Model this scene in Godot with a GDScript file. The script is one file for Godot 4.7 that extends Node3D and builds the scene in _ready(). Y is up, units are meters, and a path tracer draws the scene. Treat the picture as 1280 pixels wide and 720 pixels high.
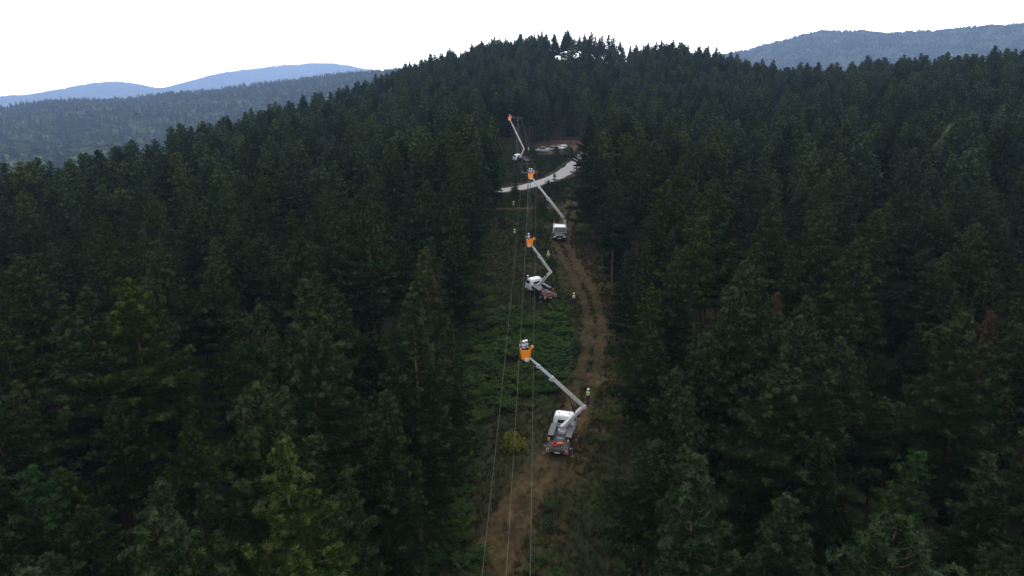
extends Node3D
# A power-line cutting through a pine forest, seen from the air, with bucket trucks working along the wires.
# Units are metres, y up; "f" is the distance ahead of the camera (f = -z).

var rng := RandomNumberGenerator.new()
var soft := FastNoiseLite.new()
var fine := FastNoiseLite.new()
var M := {}
var taken := {}

# ---------------------------------------------------------------- mesh builder
class MB:
	var v := PackedVector3Array()
	var n := PackedVector3Array()
	var c := PackedColorArray()
	func tri(a: Vector3, b: Vector3, d: Vector3) -> void:
		var nn := (d - a).cross(b - a).normalized()
		v.append(a); v.append(b); v.append(d)
		n.append(nn); n.append(nn); n.append(nn)
	func quad(a: Vector3, b: Vector3, d: Vector3, e: Vector3) -> void:
		tri(a, b, d); tri(a, d, e)
	func outward(from: int, ctr: Vector3) -> void:
		for i in range(from, v.size(), 3):
			var m := (v[i] + v[i + 1] + v[i + 2]) / 3.0 - ctr
			if n[i].dot(m) < 0.0:
				var t := v[i + 1]; v[i + 1] = v[i + 2]; v[i + 2] = t
				var q := -n[i]
				n[i] = q; n[i + 1] = q; n[i + 2] = q
	func hull8(p: Array) -> void: # bottom 0-3, top 4-7, each running round
		var s := v.size()
		quad(p[0], p[1], p[2], p[3]); quad(p[4], p[5], p[6], p[7])
		for i in 4:
			var j := (i + 1) % 4
			quad(p[i], p[j], p[j + 4], p[i + 4])
		var ctr := Vector3.ZERO
		for q in p: ctr += q / 8.0
		outward(s, ctr)
	func box(ctr: Vector3, size: Vector3, b := Basis()) -> void:
		var h := size / 2.0
		var p := []
		for y in [-1, 1]:
			for k in [[-1, -1], [1, -1], [1, 1], [-1, 1]]:
				p.append(ctr + b * Vector3(k[0] * h.x, y * h.y, k[1] * h.z))
		hull8(p)
	func cbox(ctr: Vector3, size: Vector3, ch: float, b := Basis()) -> void: # box with chamfered edges
		var h := size / 2.0
		var s := v.size()
		var P := func(ix, iy, iz, ax) -> Vector3:
			var q := Vector3(ix * (h.x - (0.0 if ax == 0 else ch)), iy * (h.y - (0.0 if ax == 1 else ch)), iz * (h.z - (0.0 if ax == 2 else ch)))
			return ctr + b * q
		for g in [-1, 1]:
			quad(P.call(g, -1, -1, 0), P.call(g, 1, -1, 0), P.call(g, 1, 1, 0), P.call(g, -1, 1, 0))
			quad(P.call(-1, g, -1, 1), P.call(1, g, -1, 1), P.call(1, g, 1, 1), P.call(-1, g, 1, 1))
			quad(P.call(-1, -1, g, 2), P.call(1, -1, g, 2), P.call(1, 1, g, 2), P.call(-1, 1, g, 2))
			for k in [-1, 1]:
				quad(P.call(g, k, -1, 0), P.call(g, k, 1, 0), P.call(g, k, 1, 1), P.call(g, k, -1, 1))
				quad(P.call(g, -1, k, 0), P.call(g, 1, k, 0), P.call(g, 1, k, 2), P.call(g, -1, k, 2))
				quad(P.call(-1, g, k, 1), P.call(1, g, k, 1), P.call(1, g, k, 2), P.call(-1, g, k, 2))
				for m in [-1, 1]:
					tri(P.call(g, k, m, 0), P.call(g, k, m, 1), P.call(g, k, m, 2))
		outward(s, ctr)
	func tube(a: Vector3, b: Vector3, ra: float, rb: float, sides := 8, caps := true) -> void:
		var ax := (b - a).normalized()
		var u := ax.cross(Vector3.UP if absf(ax.y) < 0.95 else Vector3.RIGHT).normalized()
		var w := ax.cross(u)
		var s := v.size()
		for i in sides:
			var t0 := TAU * i / sides
			var t1 := TAU * (i + 1) / sides
			var d0 := u * cos(t0) + w * sin(t0)
			var d1 := u * cos(t1) + w * sin(t1)
			quad(a + d0 * ra, a + d1 * ra, b + d1 * rb, b + d0 * rb)
			if caps:
				tri(a, a + d0 * ra, a + d1 * ra); tri(b, b + d0 * rb, b + d1 * rb)
		outward(s, (a + b) / 2.0)
	func beam(a: Vector3, b: Vector3, w0: float, h0: float, w1: float, h1: float, up := Vector3.UP, ch := 0.2) -> void: # tapered, chamfered square section
		var ax := (b - a).normalized()
		var sd := ax.cross(up).normalized()
		var uu := sd.cross(ax)
		var s := v.size()
		var ring := []
		for k in [[-1, -1 + ch], [-1 + ch, -1], [1 - ch, -1], [1, -1 + ch], [1, 1 - ch], [1 - ch, 1], [-1 + ch, 1], [-1, 1 - ch]]:
			ring.append(k)
		for i in 8:
			var p = ring[i]
			var q = ring[(i + 1) % 8]
			var a0: Vector3 = a + sd * p[0] * w0 / 2 + uu * p[1] * h0 / 2
			var a1: Vector3 = a + sd * q[0] * w0 / 2 + uu * q[1] * h0 / 2
			var b0: Vector3 = b + sd * p[0] * w1 / 2 + uu * p[1] * h1 / 2
			var b1: Vector3 = b + sd * q[0] * w1 / 2 + uu * q[1] * h1 / 2
			quad(a0, a1, b1, b0); tri(a, a0, a1); tri(b, b0, b1)
		outward(s, (a + b) / 2.0)
	func loft(rings: Array, capped := true) -> void: # rings of equal length
		var s := v.size()
		var ctr := Vector3.ZERO
		var cnt := 0
		for r in rings:
			for p in r: ctr += p; cnt += 1
		ctr /= cnt
		for i in rings.size() - 1:
			var A: Array = rings[i]
			var B: Array = rings[i + 1]
			for k in A.size():
				var j := (k + 1) % A.size()
				quad(A[k], A[j], B[j], B[k])
		if capped:
			for r in [rings[0], rings[-1]]:
				var m := Vector3.ZERO
				for p in r: m += p / r.size()
				for k in r.size(): tri(m, r[k], r[(k + 1) % r.size()])
		outward(s, ctr)
	func add(o: MB, x: Transform3D) -> void:
		v.append_array(x * o.v)
		n.append_array(Transform3D(x.basis.orthonormalized(), Vector3.ZERO) * o.n)
		c.append_array(o.c)
	func paint(col: Color) -> void: # colour for every vertex added since the last call
		while c.size() < v.size(): c.append(col)
	func mesh(mat: Material = null, into: ArrayMesh = null) -> ArrayMesh:
		var am := into if into else ArrayMesh.new()
		var a := []
		a.resize(Mesh.ARRAY_MAX)
		a[Mesh.ARRAY_VERTEX] = v
		a[Mesh.ARRAY_NORMAL] = n
		if c.size() == v.size() and c.size() > 0: a[Mesh.ARRAY_COLOR] = c
		am.add_surface_from_arrays(Mesh.PRIMITIVE_TRIANGLES, a)
		if mat: am.surface_set_material(am.get_surface_count() - 1, mat)
		return am

# ---------------------------------------------------------------- nodes
func numbered(called: String) -> String:
	if not taken.has(called):
		taken[called] = 0
		return called
	taken[called] += 1
	return "%s_%03d" % [called, taken[called]]

func thing(called: String, label: String, category: String, xf := Transform3D(), group := "") -> Node3D:
	var o := Node3D.new()
	o.name = numbered(called)
	add_child(o)
	o.transform = xf
	o.set_meta("label", label)
	o.set_meta("category", category)
	if group != "": o.set_meta("group", group)
	return o

func part(parent: Node, called: String, shape, mat: Material) -> MeshInstance3D:
	var o := MeshInstance3D.new()
	o.name = called
	if shape is MB: o.mesh = shape.mesh(mat)
	else:
		o.mesh = shape
		if mat: o.set_surface_override_material(0, mat)
	parent.add_child(o, true)
	return o

func structure(called: String, mesh: Mesh, mat: Material) -> MeshInstance3D:
	var o := MeshInstance3D.new()
	o.name = numbered(called)
	o.mesh = mesh
	if mat: o.set_surface_override_material(0, mat)
	add_child(o)
	o.set_meta("kind", "structure")
	return o

func lin(r: float, g: float, b: float) -> Color:
	return Color(r, g, b).linear_to_srgb()

func mat(r: float, g: float, b: float, rough := 0.7, metal := 0.0, spec := 0.5) -> StandardMaterial3D:
	var m := StandardMaterial3D.new()
	m.albedo_color = lin(r, g, b)
	m.roughness = rough
	m.metallic = metal
	m.metallic_specular = spec
	return m

func worn(r: float, g: float, b: float, rough: float, dirt: Color, amount: float, scale: float) -> StandardMaterial3D: # paint with grime in patches
	var m := mat(1, 1, 1, rough)
	m.albedo_color = Color.WHITE
	var nz := FastNoiseLite.new()
	nz.seed = 7 + int(r * 100.0 + b * 37.0)
	nz.frequency = 0.02
	nz.fractal_octaves = 5
	var t := NoiseTexture2D.new()
	t.width = 256; t.height = 256; t.seamless = true; t.noise = nz
	var ramp := Gradient.new()
	ramp.set_color(0, lin(dirt.r, dirt.g, dirt.b)); ramp.set_offset(0, 0.0)
	ramp.set_color(1, lin(r, g, b)); ramp.set_offset(1, amount)
	t.color_ramp = ramp
	m.albedo_texture = t
	m.uv1_triplanar = true
	m.uv1_scale = Vector3.ONE * scale
	return m

func leafy(r := 1.0, g := 1.0, b := 1.0) -> StandardMaterial3D:
	var m := StandardMaterial3D.new()
	m.vertex_color_use_as_albedo = true
	m.albedo_color = lin(r, g, b)
	m.roughness = 0.9
	m.metallic_specular = 0.06
	m.cull_mode = BaseMaterial3D.CULL_DISABLED
	return m

# ---------------------------------------------------------------- terrain
const GP := [[-90, -4.0], [0, -1.5], [30, -0.6], [50, 0.5], [57, 0.9], [65, 1.6], [98, 4.5], [120, 7.6], [150, 10.0], [190, 11.6], [216, 13.2], [240, 15.2], [265, 17.5]]
# azimuth (degrees), distance and ground height of the near crest
const CREST := [[-180, 260, 0.0], [-70, 190, -6.0], [-36.5, 190, -2.6], [-30.9, 200, -0.8], [-26.7, 225, 2.4], [-21.1, 270, 8.4], [-15.2, 340, 15.6], [-12.7, 390, 20.4], [-8.9, 440, 32.4], [-5.1, 480, 45.2], [-1.3, 500, 54.0], [3.8, 510, 58.8], [7.5, 510, 56.4], [9.1, 500, 49.5], [11.3, 490, 50.4], [13.1, 480, 50.0], [16.1, 450, 42.4], [17.9, 430, 36.7], [21.9, 410, 31.2], [25.1, 405, 32.6], [29.1, 400, 34.8], [31.9, 395, 35.4], [35.4, 390, 35.1], [60, 390, 30.0], [180, 260, 0.0]]
const MID := [[-180, -20.0], [-60, -60.8], [-36, -44.5], [-32.6, -20.0], [-29, -13.2], [-23.1, 15.5], [-16.6, 61.8], [-10.2, 97.3], [-4, 116.4], [8, 61.8], [180, -20.0]]
const FAR := [[-180, 78.0, 12500], [-60, -22.0, 12500], [-35.9, -5.3, 12500], [-33.7, 44.7, 12500], [-30.7, 188.0, 12500], [-28.9, 214.7, 12500], [-27, 158.0, 12500], [-26, 136.3, 12500], [-23, 324.7, 12500], [-18.7, 473.0, 12500], [-14.3, 544.7, 12500], [-10.8, 438.0, 12500], [-4, 311.3, 12500], [8, 101.8, 4600], [18, 273.8, 4600], [22.4, 353.0, 4600], [25.9, 357.0, 4600], [29.3, 342.8, 4600], [32.3, 349.9, 4600], [35.2, 367.2, 4600], [45, 387.7, 4600], [180, 78.0, 12500]]

func look(table: Array, x: float, col := 1) -> float: # smooth interpolation (Catmull-Rom, monotone enough)
	var k := 0
	while k < table.size() - 2 and x > table[k + 1][0]: k += 1
	var x0: float = table[k][0]
	var x1: float = table[k + 1][0]
	var t := clampf((x - x0) / (x1 - x0), 0.0, 1.0)
	var y0: float = table[k][col]
	var y1: float = table[k + 1][col]
	var m0: float = (y1 - y0) / (x1 - x0)
	var m1: float = m0
	if k > 0: m0 = (y1 - table[k - 1][col]) / (x1 - table[k - 1][0])
	if k < table.size() - 2: m1 = (table[k + 2][col] - y0) / (table[k + 2][0] - x0)
	var h := x1 - x0
	var t2 := t * t
	var t3 := t2 * t
	return (2 * t3 - 3 * t2 + 1) * y0 + (t3 - 2 * t2 + t) * h * m0 + (-2 * t3 + 3 * t2) * y1 + (t3 - t2) * h * m1

func ground_y(x: float, f: float) -> float:
	var r := sqrt(x * x + f * f)
	var az := rad_to_deg(atan2(x, f))
	var rc := look(CREST, az, 1)
	var hc := look(CREST, az, 2)
	var h := 0.0
	if r < rc:
		h = -1.0 + (hc + 1.0) * pow(r / rc, 1.8)
	else:
		h = lerpf(hc, -100.0, smoothstep(0.0, 1.0, (r - rc) / 560.0))
		if r > 1700.0:
			var hm := look(MID, az)
			var rf := look(FAR, az, 2)
			var hf := look(FAR, az, 1)
			if r < 3000.0: h = lerpf(-100.0, hm, sin((r - 1700.0) / 1300.0 * PI / 2.0))
			elif r < 3800.0 and az < 8.0: h = lerpf(hm, -60.0, smoothstep(0.0, 1.0, (r - 3000.0) / 800.0))
			elif r < rf: h = lerpf(-60.0, hf, sin(maxf(0.0, (r - (rf - 1700.0)) / 1700.0) * PI / 2.0))
			else: h = lerpf(hf, -60.0, smoothstep(0.0, 1.0, (r - rf) / 1300.0))
			h += soft.get_noise_2d(x * 0.12, f * 0.12) * minf((r - 1700.0) / 120.0, 22.0) + fine.get_noise_2d(x * 0.2, f * 0.2) * minf((r - 1700.0) / 250.0, 14.0)
	if f > -90.0 and f < 300.0:
		var w := (1.0 - smoothstep(15.0, 42.0, absf(x - 5.0))) * (1.0 - smoothstep(244.0, 300.0, f)) * smoothstep(-90.0, -40.0, f)
		h = lerpf(h + soft.get_noise_2d(x, f) * 1.2, look(GP, f), w)
	elif r < 1700.0:
		h += soft.get_noise_2d(x, f) * 1.2
	return h

func at(x: float, f: float, up := 0.0) -> Vector3:
	return Vector3(x, ground_y(x, f) + up, -f)

func on_ground(x: float, f: float, turn: float, tilt := true, up := 0.0) -> Transform3D:
	var fw := Vector3(sin(turn), 0, -cos(turn))
	var nn := Vector3.UP
	if tilt:
		var e := 1.6
		var dx := (ground_y(x + e, f) - ground_y(x - e, f)) / (2 * e)
		var df := (ground_y(x, f + e) - ground_y(x, f - e)) / (2 * e)
		nn = Vector3(-dx, 1, df).normalized()
	fw = (fw - nn * fw.dot(nn)).normalized()
	return Transform3D(Basis(fw.cross(nn), nn, -fw), at(x, f, up))

# the cleared strip: where trunks begin on either side
const LEFT_EDGE := [[-60, -6.0], [20, -4.6], [45, -4.8], [60, -5.1], [90, -5.8], [123, -5.4], [150, -4.2], [165, -4.8], [185, -7.0], [246, -10.0], [252, -10.0]]
const RIGHT_EDGE := [[-60, 9.0], [20, 5.6], [40, 6.4], [46, 7.7], [51, 10.2], [56, 11.6], [66, 12.0], [90, 13.8], [123, 14.2], [150, 16.2], [180, 20.0], [200, 22.5], [225, 29.0], [246, 33.0], [252, 33.0]]

func cleared(x: float, f: float) -> float: # metres inside the clearing (negative: in the forest)
	if f > 250.0: return 250.0 - f
	return minf(x - look(LEFT_EDGE, f), look(RIGHT_EDGE, f) - x)

const TRACK := [[-7.5, 15.0], [-4.6, 32.0], [-1.8, 41.8], [-0.7, 45.3], [0.3, 48.7], [2.0, 52.9], [3.2, 55.4], [4.9, 59.1], [6.9, 65.3], [8.8, 73.5], [10.3, 80.9], [11.3, 88.6], [11.5, 97.9], [10.5, 105.5], [9.5, 112.5], [8.8, 120.1], [10.3, 131.5], [12.3, 144.3], [14.0, 157.2], [14.5, 180.0]]

func track_x(f: float) -> float:
	for k in TRACK.size() - 1:
		if f <= TRACK[k + 1][1]:
			return lerpf(TRACK[k][0], TRACK[k + 1][0], clampf((f - TRACK[k][1]) / (TRACK[k + 1][1] - TRACK[k][1]), 0.0, 1.0))
	return TRACK[-1][0]

func build_terrain() -> void:
	var az := []
	var a := -180.0
	while a < 180.0:
		az.append(a)
		a += 0.35 if a >= -46.0 and a < 46.0 else 2.5
	var rs := [0.0]
	var r := 4.0
	while r < 13900.0:
		rs.append(r)
		r += clampf(r * 0.028, 1.6, 130.0)
	for zone in [["ground", 0.0, 900.0], ["hills", 870.0, 14000.0]]:
		var rows := []
		for q in rs:
			if q >= zone[1] and q <= zone[2]: rows.append(q)
		var v := PackedVector3Array()
		var idx := PackedInt32Array()
		for q in rows:
			for b in az:
				var x: float = q * sin(deg_to_rad(b))
				var f: float = q * cos(deg_to_rad(b))
				v.append(Vector3(x, ground_y(x, f) - (0.0 if zone[0] == "ground" or q > 900.0 else 3.0), -f))
		var w := az.size()
		for i in rows.size() - 1:
			for k in w:
				var j := (k + 1) % w
				var p := i * w
				for e in [p + k, p + w + k, p + w + j, p + k, p + w + j, p + j]: idx.append(e)
		var st := SurfaceTool.new()
		var arr := []
		arr.resize(Mesh.ARRAY_MAX)
		arr[Mesh.ARRAY_VERTEX] = v
		arr[Mesh.ARRAY_INDEX] = idx
		var am := ArrayMesh.new()
		am.add_surface_from_arrays(Mesh.PRIMITIVE_TRIANGLES, arr)
		st.create_from(am, 0)
		st.generate_normals()
		structure(zone[0], st.commit(), M.floor if zone[0] == "ground" else M.hill)

func noise_ramp(freq: float, cols: Array, scale: float, oct := 5, sd := 3, size := 512) -> StandardMaterial3D:
	var nz := FastNoiseLite.new()
	nz.seed = sd; nz.frequency = freq; nz.fractal_octaves = oct
	var t := NoiseTexture2D.new()
	t.width = size; t.height = size; t.seamless = true; t.noise = nz
	var g := Gradient.new()
	g.offsets = PackedFloat32Array(); g.colors = PackedColorArray()
	for k in cols.size(): g.add_point(float(k) / (cols.size() - 1), lin(cols[k][0], cols[k][1], cols[k][2]))
	t.color_ramp = g
	var m := mat(1, 1, 1, 0.95, 0.0, 0.2)
	m.albedo_color = Color.WHITE
	m.albedo_texture = t
	m.uv1_triplanar = true
	m.uv1_world_triplanar = true
	m.uv1_scale = Vector3.ONE * scale
	return m

func build_clearing() -> void:
	# grass, bare soil and wheel ruts as one computed soil map over the strip
	var x0 := -14.0
	var x1 := 36.0
	var f0 := 14.0
	var f1 := 264.0
	var W := 500
	var L := 1250
	var data := PackedByteArray()
	data.resize(W * L * 3)
	var grass := Vector3(0.016, 0.018, 0.008)
	var dry := Vector3(0.031, 0.029, 0.012)
	var green := Vector3(0.014, 0.023, 0.008)
	var soil := Vector3(0.042, 0.029, 0.015)
	var pale := Vector3(0.070, 0.048, 0.025)
	var red := Vector3(0.11, 0.062, 0.045)
	var gamma := PackedByteArray()
	gamma.resize(1024)
	for k in 1024: gamma[k] = int(round(255.0 * Color(k / 1023.0, 0, 0).linear_to_srgb().r))
	var i := 0
	for row in L:
		var f := f0 + (row + 0.5) * (f1 - f0) / L
		var tx := track_x(f)
		var wob := soft.get_noise_2d(f * 2.2, 11.0) * 1.6
		for q in W:
			var x := x0 + (q + 0.5) * (x1 - x0) / W
			var n1 := soft.get_noise_2d(x * 3.0, f * 2.2)
			var n2 := fine.get_noise_2d(x * 9.0, f * 7.0)
			var n3 := fine.get_noise_2d(x * 40.0 + 90.0, f * 30.0)
			var col := grass.lerp(dry, clampf(0.35 + n1 * 0.9 + n2 * 0.5, 0.0, 1.0)).lerp(green, clampf(n2 * 1.3 - n1 * 0.6, 0.0, 1.0))
			var s := 0.0
			if f < 162.0:
				var d := x - tx
				var rut := minf(absf(d + 0.95), absf(d - 0.95 - wob * 0.15))
				s = (1.0 - smoothstep(0.25, 0.75 + n1 * 0.3, rut + n2 * 0.3)) * (1.0 + n2 * 0.5) * (1.0 - 0.45 * smoothstep(62.0, 72.0, f))
				if f < 52.0: s = maxf(s, (1.0 - smoothstep(1.1, 2.4, absf(d + 0.2) + n1 * 1.2 + n2 * 0.8)) * (0.85 + n2 * 0.9))
				var wide := smoothstep(96.0, 104.0, f) * (1.0 - smoothstep(118.0, 126.0, f))
				s = maxf(s, wide * (1.0 - smoothstep(2.4, 5.2, absf(d - 1.6) + n1 * 2.0 + n2 * 1.2)) * 0.85)
				s = maxf(s, (1.0 - smoothstep(2.0, 4.6, absf(d - 1.0) + n1 * 2.5)) * (0.42 + n2 * 0.9))
			# footpath across the strip, and the bare bank where the cars stand
			var pd := absf(f - 146.5 - 0.10 * x - wob * 0.3)
			if x > -9.0: s = maxf(s, (1.0 - smoothstep(0.5, 1.7, pd + n2 * 0.9)) * 0.9)
			var bank := smoothstep(233.5, 237.0, f + n1 * 4.0 - (3.0 if x > 15.0 else 0.0)) * smoothstep(9.0, 13.0, x + n1 * 6.0)
			s = maxf(s, bank * (0.85 + n2 * 0.5))
			s = maxf(s, smoothstep(0.25, 0.55, n1 + 0.25 * n2) * 0.6 * smoothstep(172.0, 186.0, f))
			s = clampf(s, 0.0, 1.0)
			var dirt := soil.lerp(pale, clampf(0.3 + n2 * 0.8 + n3 * 0.4, 0.0, 1.0)).lerp(red, bank * 0.8)
			col = col.lerp(dirt, s) * (1.0 + n3 * 0.55)
			data[i] = gamma[clampi(int(col.x * 1023.0), 0, 1023)]
			data[i + 1] = gamma[clampi(int(col.y * 1023.0), 0, 1023)]
			data[i + 2] = gamma[clampi(int(col.z * 1023.0), 0, 1023)]
			i += 3
	var img := Image.create_from_data(W, L, false, Image.FORMAT_RGB8, data)
	var m := mat(1, 1, 1, 0.95, 0.0, 0.15)
	m.albedo_color = Color.WHITE
	m.albedo_texture = ImageTexture.create_from_image(img)
	var st := SurfaceTool.new()
	st.begin(Mesh.PRIMITIVE_TRIANGLES)
	var nx := 60
	var nf := 250
	for b in nf + 1:
		for k in nx + 1:
			var x := lerpf(x0, x1, float(k) / nx)
			var f := lerpf(f0, f1, float(b) / nf)
			st.set_uv(Vector2(float(k) / nx, float(b) / nf))
			st.add_vertex(at(x, f, 0.07 + fine.get_noise_2d(x * 6.0, f * 6.0) * 0.05))
	for b in nf:
		for k in nx:
			var p := b * (nx + 1) + k
			for e in [p, p + nx + 1, p + nx + 2, p, p + nx + 2, p + 1]: st.add_index(e)
	st.generate_normals()
	structure("clearing_ground", st.commit(), m)

func build_bare_slope() -> void: # reddish soil under the thin crest of the hill
	var mb := MB.new()
	for i in 24:
		for k in 20:
			var q := []
			for e in [[0, 0], [1, 0], [1, 1], [0, 1]]:
				var a := deg_to_rad(lerpf(4.2, 8.6, (k + e[0]) / 20.0))
				var rr := lerpf(446.0, 500.0, (i + e[1]) / 24.0)
				q.append(at(rr * sin(a), rr * cos(a), 0.45))
			var c: Vector3 = (q[0] + q[2]) / 2.0
			if soft.get_noise_2d(c.x * 2.5, c.z * 2.5) > -0.12: mb.quad(q[0], q[3], q[2], q[1])
	structure("bare_slope", mb.mesh(), M.red_soil)

func build_road() -> void:
	var c := Curve3D.new()
	for p in [[-26, 162], [-18, 163.6], [-10, 166], [0, 170.6], [6, 178.6], [11.4, 189.0], [16.5, 203.0], [21.5, 221.0], [28, 243], [40, 268]]:
		c.add_point(Vector3(p[0], 0, -p[1]))
	for k in range(1, c.point_count - 1):
		var d := (c.get_point_position(k + 1) - c.get_point_position(k - 1)) / 6.0
		c.set_point_in(k, -d); c.set_point_out(k, d)
	var mb := MB.new()
	var verge := MB.new()
	var len := c.get_baked_length()
	var prev := []
	var s := 0.0
	while s <= len:
		var p := c.sample_baked(s, true)
		var q := c.sample_baked(minf(s + 0.5, len), true)
		var o := c.sample_baked(maxf(s - 0.5, 0), true)
		var side := (q - o).normalized().cross(Vector3.UP)
		var row := []
		for k in 9:
			var w := -2.3 + k * 0.575
			if k == 0 or k == 8: w += soft.get_noise_2d(s * 9.0, k * 50.0) * 0.5
			var g := p + side * w
			row.append(Vector3(g.x, ground_y(g.x, -g.z) + 0.2 - 0.004 * w * w, g.z))
		row.insert(0, row[0] + Vector3(0, -0.25, 0) - side * 0.35)
		row.append(row[-1] + Vector3(0, -0.25, 0) + side * 0.35)
		if prev:
			for k in 10: mb.quad(prev[k], prev[k + 1], row[k + 1], row[k])
		prev = row
		s += 1.0
	structure("road", mb.mesh(), M.road)

# ---------------------------------------------------------------- trees
var tufts := {}

func make_tuft(seed: int, blades: int, length: float, width: float, tone: Color, up_bias: float) -> MB:
	var r := RandomNumberGenerator.new()
	r.seed = seed
	var mb := MB.new()
	for k in blades:
		var d := Vector3(r.randfn(), r.randfn() + up_bias, r.randfn()).normalized()
		if d.y < -0.25: d.y = absf(d.y) * 0.4
		d = d.normalized()
		var w := d.cross(Vector3(r.randfn(), r.randfn(), r.randfn())).normalized() * width * r.randf_range(0.7, 1.3)
		var l := length * r.randf_range(0.6, 1.15)
		var b := d * l * 0.12
		mb.tri(b - w * 0.95, d * l, b + w * 0.95) if k % 4 < 3 else mb.tri(b, d * l * 0.92 - w * 0.7, d * l + w * 0.6)
		var t := r.randf_range(0.72, 1.3)
		mb.paint(Color(tone.r * t, tone.g * t, tone.b * t * r.randf_range(0.85, 1.1)))
	return mb

func tuft_set(key: String, blades: int, length: float, width: float, tones: Array, up_bias := 0.6) -> Array:
	if not tufts.has(key):
		var s := []
		for t in tones.size():
			for k in 3: s.append(make_tuft(100 + t * 10 + k, blades, length, width, tones[t], up_bias))
		tufts[key] = s
	return tufts[key]

# inner needles kept dark, then two pale tones: fresh shoots and painted lit tips
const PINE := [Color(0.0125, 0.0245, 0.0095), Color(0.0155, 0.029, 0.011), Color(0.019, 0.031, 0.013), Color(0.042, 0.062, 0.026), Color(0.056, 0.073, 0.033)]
const LEAF := [Color(0.062, 0.088, 0.034), Color(0.085, 0.105, 0.045), Color(0.045, 0.066, 0.028)]

func frame_to(d: Vector3, roll: float) -> Basis: # y axis along d
	var u := d.cross(Vector3.UP if absf(d.y) < 0.97 else Vector3.RIGHT).normalized()
	var w := u.cross(d)
	return Basis(u, d, w) * Basis(Vector3.UP, roll)

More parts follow.
